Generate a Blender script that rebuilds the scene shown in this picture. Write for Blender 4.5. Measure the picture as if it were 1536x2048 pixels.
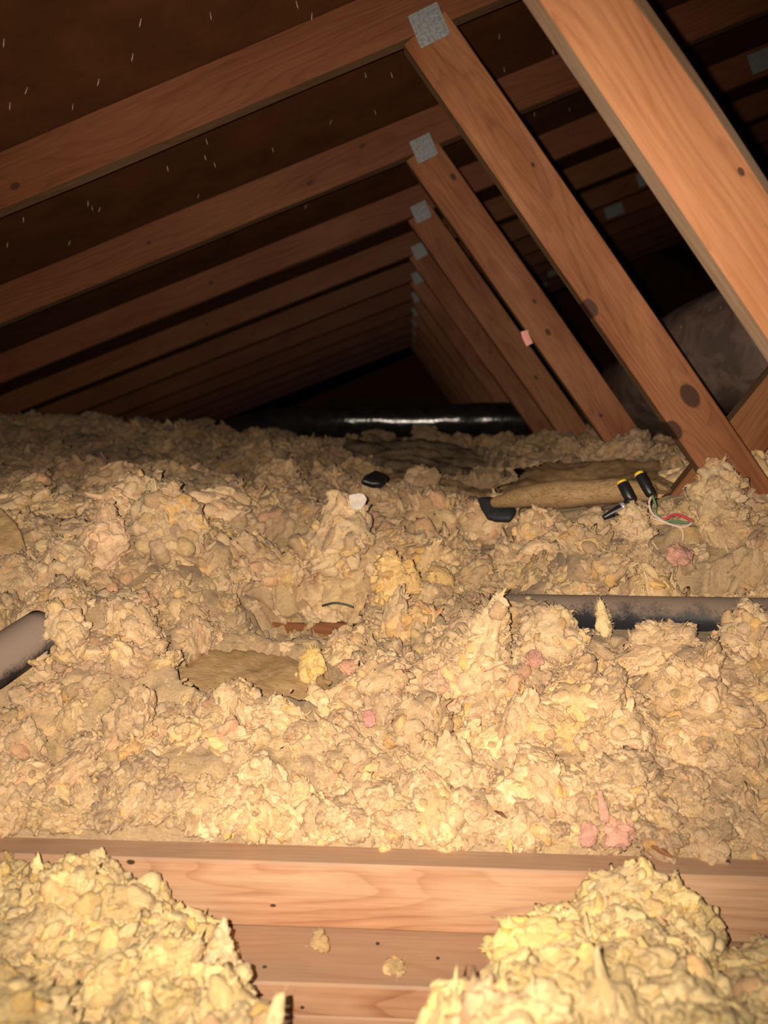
import bpy, bmesh, math, random
import numpy as np
from mathutils import Matrix, Vector

for o in list(bpy.data.objects):
    bpy.data.objects.remove(o, do_unlink=True)
scene = bpy.context.scene
COL = scene.collection
rng = np.random.default_rng(11)
random.seed(5)

# ------------------------------------------------------------------ camera
F, CX, CY, EYE = 1540.0, 768.0, 1024.0, 0.58
dy = np.array([825 - CX, -(826 - CY), -F]); dy /= np.linalg.norm(dy)
_r = math.radians(0.85)
up = np.array([math.sin(_r), math.cos(_r), 0.0]); up -= dy * (up @ dy); up /= np.linalg.norm(up)
dx = np.cross(dy, up)
RW = np.array([dx, dy, up])                      # camera -> world rotation
cam_d = bpy.data.cameras.new('camera')
cam = bpy.data.objects.new('camera', cam_d); COL.objects.link(cam)
M = Matrix([list(RW[0]) + [0], list(RW[1]) + [0], list(RW[2]) + [EYE], [0, 0, 0, 1]])
cam.matrix_world = M
cam_d.sensor_fit = 'HORIZONTAL'; cam_d.sensor_width = 36.0
cam_d.lens = 36.0 * F / 1536.0
cam_d.clip_start = 0.02
cam_d.dof.use_dof = True
cam_d.dof.focus_distance = 1.15
cam_d.dof.aperture_fstop = 5.0
scene.camera = cam

# ------------------------------------------------------------------ world and flash
world = bpy.data.worlds.new('attic_dark'); scene.world = world
world.use_nodes = True
world.node_tree.nodes['Background'].inputs[0].default_value = (0.9, 0.6, 0.4, 1)
world.node_tree.nodes['Background'].inputs[1].default_value = 0.0

flash_d = bpy.data.lights.new('phone_flash', 'SPOT')
flash_d.energy = 102.0
flash_d.color = (1.0, 0.86, 0.70)
flash_d.shadow_soft_size = 0.004
flash_d.spot_size = math.radians(102)
flash_d.spot_blend = 1.0
flash = bpy.data.objects.new('phone_flash', flash_d); COL.objects.link(flash)
flash.matrix_world = M @ Matrix.Translation((-0.028, 0.010, 0.0)) @ Matrix.Rotation(math.radians(0.5), 4, 'X')

scene.view_settings.view_transform = 'Standard'
scene.view_settings.look = 'None'
scene.view_settings.exposure = 0.0
scene.view_settings.gamma = 1.0
scene.view_settings.use_curve_mapping = False


def at(u, v, Y):
    """world point on the plane y = Y seen at photograph pixel (u, v)"""
    d = RW @ np.array([u - CX, -(v - CY), -F])
    d = d * (Y / d[1])
    return np.array([d[0], d[1], d[2] + EYE])


# ------------------------------------------------------------------ noise
def _hash(ix, iy, iz, seed):
    h = (ix.astype(np.int64) * 374761393 + iy.astype(np.int64) * 668265263 + iz.astype(np.int64) * 2147483647 + seed * 144665) & 0xffffffff
    h = ((h ^ (h >> 13)) * 1274126177) & 0xffffffff
    h = ((h ^ (h >> 16)) * 2246822519) & 0xffffffff
    return (h ^ (h >> 15)) & 0xffffffff


def noise3(p, seed=0):
    """smooth value noise in -1..1 at points p (n, 3)"""
    p = np.asarray(p, float)
    i = np.floor(p).astype(np.int64); f = p - i
    w = f * f * f * (f * (f * 6 - 15) + 10)
    r = np.zeros(len(p))
    for a in (0, 1):
        for b in (0, 1):
            for c in (0, 1):
                h = _hash(i[:, 0] + a, i[:, 1] + b, i[:, 2] + c, seed)
                g = h.astype(float) / 4294967295.0 * 2 - 1
                wt = (w[:, 0] if a else 1 - w[:, 0]) * (w[:, 1] if b else 1 - w[:, 1]) * (w[:, 2] if c else 1 - w[:, 2])
                r += g * wt
    return r


def fbm(p, octaves=4, seed=0, gain=0.5, lac=2.1):
    r = np.zeros(len(p)); a = 1.0; q = np.array(p, float)
    for k in range(octaves):
        r += a * noise3(q, seed + k * 17); a *= gain; q = q * lac + 3.7
    return r


def billow(p, octaves=3, seed=0, gain=0.5):
    r = np.zeros(len(p)); a = 1.0; q = np.array(p, float)
    for k in range(octaves):
        r += a * np.abs(noise3(q, seed + k * 17)); a *= gain; q = q * 2.1 + 5.1
    return r


def cells2(p, seed=0):
    """2-D cellular noise: distance to nearest cell point and that cell's hash 0..1"""
    i = np.floor(p).astype(np.int64)
    best = np.full(len(p), 9.0); cid = np.zeros(len(p))
    z = np.zeros(len(p), np.int64)
    for a in (-1, 0, 1):
        for b in (-1, 0, 1):
            cx, cy = i[:, 0] + a, i[:, 1] + b
            hx = _hash(cx, cy, z, seed) / 4294967295.0; hy = _hash(cx, cy, z + 1, seed) / 4294967295.0
            d = (cx + hx - p[:, 0]) ** 2 + (cy + hy - p[:, 1]) ** 2
            m = d < best
            best[m] = d[m]; cid[m] = (_hash(cx, cy, z + 2, seed) / 4294967295.0)[m]
    return np.sqrt(best), cid


# ------------------------------------------------------------------ object helpers
def tag(o, label=None, cat=None, group=None, kind=None):
    if label: o['label'] = label
    if cat: o['category'] = cat
    if group: o['group'] = group
    if kind: o['kind'] = kind
    return o


def empty(name, loc):
    o = bpy.data.objects.new(name, None); COL.objects.link(o)
    o.location = loc; o.empty_display_size = 0.05
    return o


def link(name, me, mat, parent=None, mw=None):
    o = bpy.data.objects.new(name, me); COL.objects.link(o)
    if mat is not None and not me.materials: me.materials.append(mat)
    m = mw if mw is not None else Matrix.Identity(4)
    if parent is not None:
        o.parent = parent
        m = Matrix.Translation(-parent.location) @ m if parent.type == 'EMPTY' else parent['_mw_inv'] @ m if False else m
    o.matrix_local = m
    return o


def np_mesh(name, V, T, smooth=True, colors=None, fib=None, vt=None):
    """mesh from vertex array V and an (n, k) face array T"""
    V = np.asarray(V, np.float32); T = np.asarray(T, np.int32)
    me = bpy.data.meshes.new(name)
    k = T.shape[1]
    me.vertices.add(len(V)); me.vertices.foreach_set('co', V.ravel())
    me.loops.add(T.size); me.loops.foreach_set('vertex_index', T.ravel())
    me.polygons.add(len(T)); me.polygons.foreach_set('loop_start', np.arange(0, T.size, k, dtype=np.int32))
    me.update(calc_edges=True)
    me.polygons.foreach_set('use_smooth', np.full(len(T), smooth, dtype=bool))
    if colors is not None:
        a = me.attributes.new('tint', 'FLOAT_COLOR', 'POINT')
        c = np.ones((len(V), 4), np.float32); c[:, :3] = colors
        a.data.foreach_set('color', c.ravel())
    if vt is not None:
        a = me.attributes.new('piece_tint', 'FLOAT_COLOR', 'POINT')
        c = np.ones((len(V), 4), np.float32); c[:, :3] = vt
        a.data.foreach_set('color', c.ravel())
    if fib is not None:
        a = me.attributes.new('fibre', 'FLOAT_VECTOR', 'POINT')
        a.data.foreach_set('vector', np.asarray(fib, np.float32).ravel())
    return me


def ico(level):
    bm = bmesh.new(); bmesh.ops.create_icosphere(bm, subdivisions=level, radius=1.0)
    V = np.array([v.co[:] for v in bm.verts]); T = np.array([[v.index for v in f.verts] for f in bm.faces])
    bm.free()
    return V, T


ICO2, ICO3, ICO4, ICO5 = ico(2), ico(3), ico(4), ico(5)


def rand_rot(n, r):
    q = r.normal(size=(n, 4)); q /= np.linalg.norm(q, axis=1)[:, None]
    w, x, y, z = q.T
    return np.stack([np.stack([1 - 2 * (y * y + z * z), 2 * (x * y - z * w), 2 * (x * z + y * w)], 1),
                     np.stack([2 * (x * y + z * w), 1 - 2 * (x * x + z * z), 2 * (y * z - x * w)], 1),
                     np.stack([2 * (x * z - y * w), 2 * (y * z + x * w), 1 - 2 * (x * x + y * y)], 1)], 1)


# ------------------------------------------------------------------ materials
def new_mat(name):
    m = bpy.data.materials.new(name); m.use_nodes = True
    nt = m.node_tree
    b = nt.nodes['Principled BSDF']
    return m, nt, b


def N(nt, t, **kw):
    n = nt.nodes.new(t)
    for k, v in kw.items(): setattr(n, k, v)
    return n


def math_node(nt, op, a, b=None, c=None):
    n = N(nt, 'ShaderNodeMath', operation=op)
    for i, x in enumerate((a, b, c)):
        if x is None: continue
        if isinstance(x, (int, float)): n.inputs[i].default_value = x
        else: nt.links.new(x, n.inputs[i])
    return n.outputs[0]


def mix_col(nt, fac, a, b, blend='MIX'):
    n = N(nt, 'ShaderNodeMix', data_type='RGBA', blend_type=blend)
    for s, x in ((0, fac), (6, a), (7, b)):
        if isinstance(x, (int, float)): n.inputs[s].default_value = x
        elif isinstance(x, tuple): n.inputs[s].default_value = (*x, 1)
        else: nt.links.new(x, n.inputs[s])
    return n.outputs[2]


def ramp(nt, fac, stops):
    n = N(nt, 'ShaderNodeValToRGB')
    while len(n.color_ramp.elements) > 1: n.color_ramp.elements.remove(n.color_ramp.elements[-1])
    for i, (p, c) in enumerate(stops):
        e = n.color_ramp.elements[0] if i == 0 else n.color_ramp.elements.new(p)
        e.position = p; e.color = (*c, 1) if len(c) == 3 else c
    nt.links.new(fac, n.inputs[0])
    return n.outputs[0]


def noise_tex(nt, vec, scale, detail=4, rough=0.6, dist=0.0):
    n = N(nt, 'ShaderNodeTexNoise')
    n.inputs['Scale'].default_value = scale; n.inputs['Detail'].default_value = detail
    n.inputs['Roughness'].default_value = rough; n.inputs['Distortion'].default_value = dist
    if vec is not None: nt.links.new(vec, n.inputs['Vector'])
    return n.outputs[0]


def mapping(nt, vec, scale, loc=(0, 0, 0)):
    n = N(nt, 'ShaderNodeMapping')
    n.inputs['Scale'].default_value = scale; n.inputs['Location'].default_value = loc
    nt.links.new(vec, n.inputs[0])
    return n.outputs[0]


def wool_mat(name, attr_type, strength=1.0):
    """matted wool: piece colour from 'tint', strand direction from the 'fibre' coordinates of each piece"""
    m, nt, b = new_mat(name)
    col = N(nt, 'ShaderNodeAttribute', attribute_type=attr_type, attribute_name='tint').outputs['Color']
    if attr_type == 'INSTANCER':
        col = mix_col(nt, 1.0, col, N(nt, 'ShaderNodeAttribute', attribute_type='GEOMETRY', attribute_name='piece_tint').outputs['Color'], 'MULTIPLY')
    g = N(nt, 'ShaderNodeNewGeometry')
    pos = g.outputs['Position']
    fa = N(nt, 'ShaderNodeAttribute', attribute_type='GEOMETRY', attribute_name='fibre').outputs['Vector']
    n1 = noise_tex(nt, pos, 60, 3, 0.6, 0.8)
    n2 = noise_tex(nt, fa, 1.0, 4, 0.62, 0.9)
    n3 = noise_tex(nt, pos, 800, 2, 0.6)
    c = mix_col(nt, 0.55, col, ramp(nt, n1, [(0.28, (0.62, 0.54, 0.46)), (0.5, (1, 0.98, 0.95)), (0.72, (1.1, 1.09, 1.04))]), 'MULTIPLY')
    c = mix_col(nt, 0.52, c, ramp(nt, n2, [(0.32, (0.62, 0.55, 0.47)), (0.5, (0.98, 0.96, 0.93)), (0.66, (1.12, 1.11, 1.08))]), 'MULTIPLY')
    c = mix_col(nt, 0.4, c, ramp(nt, n3, [(0.3, (0.72, 0.68, 0.62)), (0.65, (1.1, 1.1, 1.08))]), 'MULTIPLY')
    nt.links.new(c, b.inputs['Base Color'])
    b.inputs['Roughness'].default_value = 0.9
    b.inputs['Specular IOR Level'].default_value = 0.1
    b.inputs['Sheen Weight'].default_value = 0.12
    bp = N(nt, 'ShaderNodeBump'); bp.inputs['Strength'].default_value = 0.5 * strength; bp.inputs['Distance'].default_value = 0.003
    bp2 = N(nt, 'ShaderNodeBump'); bp2.inputs['Strength'].default_value = 0.6 * strength; bp2.inputs['Distance'].default_value = 0.0022
    nt.links.new(n1, bp.inputs['Height']); nt.links.new(n2, bp2.inputs['Height'])
    nt.links.new(bp.outputs[0], bp2.inputs['Normal']); nt.links.new(bp2.outputs[0], b.inputs['Normal'])
    return m


WOOL = wool_mat('mineral_wool', 'GEOMETRY')
WOOL_I = wool_mat('mineral_wool_flake', 'INSTANCER')


def batt_mat(name, c1, c2, c3):
    m, nt, b = new_mat(name)
    tc = N(nt, 'ShaderNodeTexCoord')
    v = mapping(nt, tc.outputs['Object'], (1, 5.5, 5.5))
    n = noise_tex(nt, v, 26, 6, 0.7, 1.5)
    n2 = noise_tex(nt, v, 120, 3, 0.7, 0.8)
    c = ramp(nt, n, [(0.3, c1), (0.52, c2), (0.75, c3)])
    c = mix_col(nt, 0.45, c, ramp(nt, n2, [(0.3, (0.6, 0.55, 0.5)), (0.65, (1.15, 1.1, 1.05))]), 'MULTIPLY')
    nt.links.new(c, b.inputs['Base Color'])
    b.inputs['Roughness'].default_value = 0.85; b.inputs['Specular IOR Level'].default_value = 0.15
    bp = N(nt, 'ShaderNodeBump'); bp.inputs['Strength'].default_value = 0.6; bp.inputs['Distance'].default_value = 0.003
    nt.links.new(n2, bp.inputs['Height']); nt.links.new(bp.outputs[0], b.inputs['Normal'])
    return m


BATT = batt_mat('fibre_batt', (0.42, 0.26, 0.115), (0.57, 0.38, 0.185), (0.70, 0.52, 0.30))
BATT_DARK = batt_mat('dusty_batt', (0.20, 0.12, 0.05), (0.42, 0.27, 0.13), (0.55, 0.40, 0.24))


def wood_mat(name, base, dark, light, dust=0.0):
    """sawn fir: grain runs along the board's local X; knots come from the board's own knot properties"""
    m, nt, b = new_mat(name)
    tc = N(nt, 'ShaderNodeTexCoord'); oi = N(nt, 'ShaderNodeObjectInfo')
    add = N(nt, 'ShaderNodeVectorMath', operation='MULTIPLY_ADD')
    nt.links.new(oi.outputs['Random'], add.inputs[0]); add.inputs[1].default_value = (37, 5.3, 9.1)
    nt.links.new(tc.outputs['Object'], add.inputs[2])
    P = add.outputs[0]
    sep = N(nt, 'ShaderNodeSeparateXYZ'); nt.links.new(tc.outputs['Object'], sep.inputs[0])
    # knots
    knot = None; pull = None
    for k in range(4):
        at_ = N(nt, 'ShaderNodeAttribute', attribute_type='OBJECT', attribute_name='knot_%s' % 'abcd'[k])
        s = N(nt, 'ShaderNodeSeparateXYZ'); nt.links.new(at_.outputs['Vector'], s.inputs[0])
        ex = math_node(nt, 'MULTIPLY', math_node(nt, 'SUBTRACT', sep.outputs[0], s.outputs[0]), 0.62)
        ez = math_node(nt, 'SUBTRACT', sep.outputs[2], s.outputs[1])
        d = math_node(nt, 'SQRT', math_node(nt, 'ADD', math_node(nt, 'MULTIPLY', ex, ex), math_node(nt, 'MULTIPLY', ez, ez)))
        rr = math_node(nt, 'MAXIMUM', s.outputs[2], 0.0001)
        q = math_node(nt, 'DIVIDE', d, rr)                                   # 1 at the knot's rim
        mk = math_node(nt, 'SUBTRACT', 1.0, math_node(nt, 'SMOOTH_MIN', q, 1.0, 0.15))
        mk = N(nt, 'ShaderNodeMapRange', interpolation_type='SMOOTHSTEP'); mk.inputs[1].default_value = 1.15; mk.inputs[2].default_value = 0.85
        nt.links.new(q, mk.inputs[0]); mk = mk.outputs[0]
        h = math_node(nt, 'DIVIDE', 1.0, math_node(nt, 'ADD', math_node(nt, 'MULTIPLY', q, q), 1.0))
        h = math_node(nt, 'MULTIPLY', h, rr)
        knot = mk if knot is None else math_node(nt, 'MAXIMUM', knot, mk)
        pull = h if pull is None else math_node(nt, 'ADD', pull, h)
    # growth rings: curved sheets, long along X
    warp = noise_tex(nt, mapping(nt, P, (1.6, 9, 9)), 1.0, 2, 0.5)
    warp2 = noise_tex(nt, mapping(nt, P, (5, 18, 18)), 1.0, 3, 0.55)
    sp = N(nt, 'ShaderNodeSeparateXYZ'); nt.links.new(P, sp.inputs[0])
    ring = math_node(nt, 'ADD', math_node(nt, 'MULTIPLY', sp.outputs[2], 55.0), math_node(nt, 'MULTIPLY', sp.outputs[1], 70.0))
    ring = math_node(nt, 'ADD', ring, math_node(nt, 'MULTIPLY', warp, 14.0))
    ring = math_node(nt, 'ADD', ring, math_node(nt, 'MULTIPLY', warp2, 1.6))
    ring = math_node(nt, 'ADD', ring, math_node(nt, 'MULTIPLY', pull, 160.0))
    fr = math_node(nt, 'FRACT', ring)
    line = ramp(nt, fr, [(0.0, (0.25, 0.25, 0.25)), (0.5, (0.05, 0.05, 0.05)), (0.86, (0.75, 0.75, 0.75)), (0.94, (1, 1, 1)), (1.0, (0.25, 0.25, 0.25))])
    fib = noise_tex(nt, mapping(nt, P, (9, 220, 220)), 1.0, 3, 0.6)
    blot = noise_tex(nt, mapping(nt, P, (3.5, 11, 11)), 1.0, 4, 0.6)
    c = mix_col(nt, ramp(nt, blot, [(0.35, (0, 0, 0)), (0.68, (1, 1, 1))]), base, light)
    lf = math_node(nt, 'MULTIPLY', line, ramp(nt, blot, [(0.3, (0.7, 0.7, 0.7)), (0.7, (0.15, 0.15, 0.15))]))
    c = mix_col(nt, lf, c, dark)
    c = mix_col(nt, 0.5, c, ramp(nt, fib, [(0.3, (0.7, 0.64, 0.58)), (0.65, (1.12, 1.1, 1.08))]), 'MULTIPLY')
    halo = math_node(nt, 'MULTIPLY', pull, 9.0)
    c = mix_col(nt, math_node(nt, 'MINIMUM', halo, 0.35), c, dark)
    c = mix_col(nt, math_node(nt, 'MULTIPLY', knot, 0.93), c, (0.045, 0.018, 0.009))
    if dust > 0:
        g = N(nt, 'ShaderNodeNewGeometry'); s = N(nt, 'ShaderNodeSeparateXYZ'); nt.links.new(g.outputs['Normal'], s.inputs[0])
        dn = noise_tex(nt, mapping(nt, P, (6, 22, 22)), 1.0, 5, 0.65)
        f = math_node(nt, 'MULTIPLY', math_node(nt, 'GREATER_THAN', s.outputs[2], 0.6), ramp(nt, dn, [(0.3, (0.35, 0.35, 0.35)), (0.6, (1, 1, 1))]))
        c = mix_col(nt, math_node(nt, 'MULTIPLY', f, dust), c, (0.37, 0.235, 0.15))
    nt.links.new(c, b.inputs['Base Color'])
    b.inputs['Roughness'].default_value = 0.62; b.inputs['Specular IOR Level'].default_value = 0.25
    bp = N(nt, 'ShaderNodeBump'); bp.inputs['Strength'].default_value = 0.35; bp.inputs['Distance'].default_value = 0.0012
    nt.links.new(fib, bp.inputs['Height']); nt.links.new(bp.outputs[0], b.inputs['Normal'])
    return m


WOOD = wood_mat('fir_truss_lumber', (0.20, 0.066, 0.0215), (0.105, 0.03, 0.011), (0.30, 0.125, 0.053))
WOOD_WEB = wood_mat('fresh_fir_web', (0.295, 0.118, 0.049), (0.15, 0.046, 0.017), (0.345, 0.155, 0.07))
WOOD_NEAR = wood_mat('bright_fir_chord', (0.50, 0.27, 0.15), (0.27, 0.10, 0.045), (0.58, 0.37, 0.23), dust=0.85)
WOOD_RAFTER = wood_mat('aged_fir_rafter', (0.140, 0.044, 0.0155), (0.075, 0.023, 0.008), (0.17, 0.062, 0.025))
EDGE = wood_mat('weathered_board_edge', (0.14, 0.075, 0.037), (0.09, 0.042, 0.02), (0.19, 0.115, 0.065))
EDGE_WEB = wood_mat('grey_sawn_edge', (0.26, 0.155, 0.085), (0.17, 0.10, 0.06), (0.34, 0.24, 0.17))


def simple(name, col, rough=0.6, metal=0.0, spec=0.4, nscale=0, namt=0.3, bump=0.0, col2=None):
    m, nt, b = new_mat(name)
    b.inputs['Roughness'].default_value = rough; b.inputs['Metallic'].default_value = metal
    b.inputs['Specular IOR Level'].default_value = spec
    b.inputs['Base Color'].default_value = (*col, 1)
    if nscale:
        tc = N(nt, 'ShaderNodeTexCoord')
        n = noise_tex(nt, tc.outputs['Object'], nscale, 5, 0.65)
        c2 = col2 or tuple(x * (1 - namt) for x in col)
        nt.links.new(mix_col(nt, ramp(nt, n, [(0.35, (0, 0, 0)), (0.65, (1, 1, 1))]), col, c2), b.inputs['Base Color'])
        if bump:
            bp = N(nt, 'ShaderNodeBump'); bp.inputs['Strength'].default_value = bump; bp.inputs['Distance'].default_value = 0.003
            nt.links.new(n, bp.inputs['Height']); nt.links.new(bp.outputs[0], b.inputs['Normal'])
    return m


EDGE_OF = {WOOD: EDGE, WOOD_RAFTER: EDGE, WOOD_WEB: EDGE_WEB}
ZINC = simple('galvanised_steel', (0.30, 0.31, 0.31), 0.55, 0.25, 0.4, 160, 0.4, 0.5, (0.17, 0.18, 0.19))
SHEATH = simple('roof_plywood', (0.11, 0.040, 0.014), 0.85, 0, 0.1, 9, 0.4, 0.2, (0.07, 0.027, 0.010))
DRYWALL = simple('drywall', (0.45, 0.42, 0.38), 0.9, 0, 0.2, 30, 0.2)
BLACK = simple('black_plastic', (0.012, 0.012, 0.013), 0.4, 0, 0.5)
YELLOW = simple('yellow_plastic', (0.75, 0.48, 0.03), 0.5)
NAIL = simple('nail_steel', (0.30, 0.25, 0.21), 0.5, 0.3)
PINKTAG = simple('pink_tape', (0.85, 0.36, 0.30), 0.6)
WHITEPAPER = simple('pale_scrap', (0.72, 0.62, 0.52), 0.7, 0, 0.3, 60, 0.25)
KRAFT = simple('dusty_kraft_paper', (0.12, 0.085, 0.055), 0.7, 0, 0.3, 30, 0.5, 0.6, (0.24, 0.165, 0.095))
RUBBER = simple('dark_rubber', (0.040, 0.041, 0.048), 0.6, 0, 0.3, 40, 0.4)
RED_W = simple('red_wire', (0.55, 0.05, 0.07), 0.45)
GREEN_W = simple('green_wire', (0.13, 0.22, 0.12), 0.45)
WHITE_W = simple('white_wire', (0.62, 0.48, 0.38), 0.5)
STRIPE = simple('silver_band', (0.7, 0.7, 0.72), 0.3, 0.6)
SPLINT = simple('wood_splinter', (0.36, 0.15, 0.06), 0.7, 0, 0.3, 80, 0.4)
DEBRIS = simple('dark_grit', (0.03, 0.022, 0.018), 0.8)


def pipe_mat(name, dust_col, cover):
    m, nt, b = new_mat(name)
    tc = N(nt, 'ShaderNodeTexCoord'); g = N(nt, 'ShaderNodeNewGeometry')
    s = N(nt, 'ShaderNodeSeparateXYZ'); nt.links.new(g.outputs['Normal'], s.inputs[0])
    n = noise_tex(nt, mapping(nt, tc.outputs['Object'], (1, 1, 1)), 28, 6, 0.7)
    n2 = noise_tex(nt, tc.outputs['Object'], 300, 3, 0.7)
    k = math_node(nt, 'ADD', math_node(nt, 'MULTIPLY', n, 0.9), math_node(nt, 'MULTIPLY', s.outputs[2], 0.55))
    k = math_node(nt, 'ADD', k, math_node(nt, 'MULTIPLY', n2, 0.35))
    f = ramp(nt, k, [(cover, (0, 0, 0)), (cover + 0.28, (1, 1, 1))])
    c = mix_col(nt, f, (0.018, 0.018, 0.023), dust_col)
    nt.links.new(c, b.inputs['Base Color'])
    nt.links.new(ramp(nt, f, [(0, (0.5, 0.5, 0.5)), (1, (0.9, 0.9, 0.9))]), b.inputs['Roughness'])
    b.inputs['Specular IOR Level'].default_value = 0.3
    bp = N(nt, 'ShaderNodeBump'); bp.inputs['Strength'].default_value = 0.3; bp.inputs['Distance'].default_value = 0.001
    nt.links.new(n2, bp.inputs['Height']); nt.links.new(bp.outputs[0], b.inputs['Normal'])
    return m


PIPE = pipe_mat('dusty_black_pipe', (0.22, 0.16, 0.12), 0.70)
PIPE_GREY = pipe_mat('thick_dust_pipe', (0.27, 0.20, 0.155), 0.42)


def duct_mat(name, rough, spec, base, speck):
    m, nt, b = new_mat(name)
    tc = N(nt, 'ShaderNodeTexCoord')
    n = noise_tex(nt, tc.outputs['Object'], 16, 4, 0.6, 0.6)
    n2 = noise_tex(nt, mapping(nt, tc.outputs['Object'], (90, 90, 14)), 1.0, 2, 0.5)
    c = mix_col(nt, ramp(nt, n, [(0.4, (0, 0, 0)), (0.7, (1, 1, 1))]), base, tuple(x * 2.2 for x in base))
    if speck: c = mix_col(nt, ramp(nt, n2, [(0.72, (0, 0, 0)), (0.78, (0.75, 0.75, 0.75))]), c, (0.35, 0.28, 0.23))
    nt.links.new(c, b.inputs['Base Color'])
    b.inputs['Roughness'].default_value = rough; b.inputs['Specular IOR Level'].default_value = spec
    bp = N(nt, 'ShaderNodeBump'); bp.inputs['Strength'].default_value = 0.5; bp.inputs['Distance'].default_value = 0.006
    nt.links.new(n, bp.inputs['Height']); nt.links.new(bp.outputs[0], b.inputs['Normal'])
    return m


DUCT_BIG = duct_mat('matte_duct_jacket', 0.55, 0.35, (0.075, 0.050, 0.040), True)
DUCT_SHINY = duct_mat('glossy_duct_jacket', 0.2, 0.9, (0.012, 0.010, 0.010), False)


# ------------------------------------------------------------------ shape helpers
def board_mesh(L, w, t, seed=0, wane=0.0):
    """board along +X from 0 to L, thickness t on Y, width w on Z, eased edges, slightly uneven"""
    n = max(2, int(L / 0.05)); e = 0.0025
    prof = []
    for (sy, sz) in ((-1, -1), (1, -1), (1, 1), (-1, 1)):
        a = (sy * t / 2, sz * (w / 2 - e)); b_ = (sy * (t / 2 - e), sz * w / 2)
        prof += [a, b_] if sy * sz < 0 else [b_, a]
    # order around the section
    prof = sorted(prof, key=lambda p: math.atan2(p[1] / w, p[0] / t))
    V = []; T = []
    r = np.random.default_rng(seed)
    xs = np.linspace(0, L, n + 1)
    ph = r.uniform(0, 50)
    for i, x in enumerate(xs):
        for j, (y, z) in enumerate(prof):
            q = np.array([[x * 3.1 + ph, y * 30 + ph, z * 14]])
            dz = 0.0016 * noise3(q, seed)[0]; dyy = 0.0008 * noise3(q + 9, seed)[0]
            if wane and z > 0.3 * w and y < 0:
                wv = wane * (1.0 + 0.6 * noise3(np.array([[x * 4.0 + ph, 3, 1]]), seed)[0])
                if z < w / 2 - 1e-6: dz -= wv                    # lower rim of the wane
                else: dyy += wv * 0.75; dz -= 0.15 * wv
            V.append((x, y + dyy, z + dz))
    k = len(prof)
    for i in range(n):
        for j in range(k):
            a = i * k + j; b_ = i * k + (j + 1) % k
            T.append((a, a + k, b_ + k, b_))
    me = bpy.data.meshes.new('board')
    me.from_pydata(V, [], T + [tuple(range(k)), tuple(range(n * k, n * k + k))[::-1]])
    bm = bmesh.new(); bm.from_mesh(me); bmesh.ops.recalc_face_normals(bm, faces=bm.faces); bm.to_mesh(me); bm.free()
    return me


def board(name, p0, p1, w, t, mat, parent=None, knots=(), seed=0, wane=0.0):
    p0 = Vector(p0); p1 = Vector(p1)
    x = (p1 - p0); L = x.length; x.normalize()
    y = Vector((0, 1, 0)); y = (y - x * y.dot(x)).normalized(); z = x.cross(y)
    m = Matrix((x, y, z)).transposed().to_4x4(); m.translation = p0
    me = board_mesh(L, w, t, seed, wane)
    o = link(name, me, mat, parent, m)
    if mat in EDGE_OF:
        me.materials.append(EDGE_OF[mat])
        for f in me.polygons:
            n_ = f.normal
            if abs(n_.z) > 0.9 or (wane and n_.z > 0.3 and n_.y < -0.2): f.material_index = 1
    for k, kn in enumerate(knots): o['knot_%s' % 'abcd'[k]] = [float(v) for v in kn]
    return o


def tube_mesh(name, pts, radii, seg=16, cap=True, wob=0.0, seed=0, dense=0):
    pts = [Vector(p) for p in pts]
    if np.isscalar(radii): radii = [radii] * len(pts)
    if dense:
        # Catmull-Rom resample
        P = []; Rr = []
        for i in range(len(pts) - 1):
            a, b_, c, d = pts[max(i - 1, 0)], pts[i], pts[i + 1], pts[min(i + 2, len(pts) - 1)]
            for s in range(dense):
                t = s / dense
                P.append(0.5 * ((2 * b_) + (c - a) * t + (2 * a - 5 * b_ + 4 * c - d) * t * t + (3 * b_ - a - 3 * c + d) * t ** 3))
                Rr.append(radii[i] * (1 - t) + radii[i + 1] * t)
        P.append(pts[-1]); Rr.append(radii[-1]); pts, radii = P, Rr
    V = []; T = []
    up_ = Vector((0, 0, 1))
    for i, p in enumerate(pts):
        d = (pts[min(i + 1, len(pts) - 1)] - pts[max(i - 1, 0)]).normalized()
        if abs(d.dot(up_)) > 0.95: up_ = Vector((0, 1, 0))
        a = d.cross(up_).normalized(); b_ = a.cross(d)
        for j in range(seg):
            th = 2 * math.pi * j / seg
            r_ = radii[i]
            V.append(p + (a * math.cos(th) + b_ * math.sin(th)) * r_)
    V = np.array([v[:] for v in V])
    if wob:
        cen = np.repeat(np.array([p[:] for p in pts]), seg, axis=0)
        nn = fbm(V * 14, 3, seed)
        V = cen + (V - cen) * (1 + wob * nn)[:, None]
    n = len(pts)
    F_ = []
    for i in range(n - 1):
        for j in range(seg):
            k = (j + 1) % seg
            F_.append((i * seg + j, i * seg + k, (i + 1) * seg + k, (i + 1) * seg + j))
    if cap:
        F_.append(tuple(range(seg))[::-1]); F_.append(tuple(range((n - 1) * seg, n * seg)))
    me = bpy.data.meshes.new(name); me.from_pydata([tuple(v) for v in V], [], F_)
    bm = bmesh.new(); bm.from_mesh(me); bmesh.ops.recalc_face_normals(bm, faces=bm.faces); bm.to_mesh(me); bm.free()
    for p in me.polygons: p.use_smooth = len(p.vertices) == 4
    return me


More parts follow.
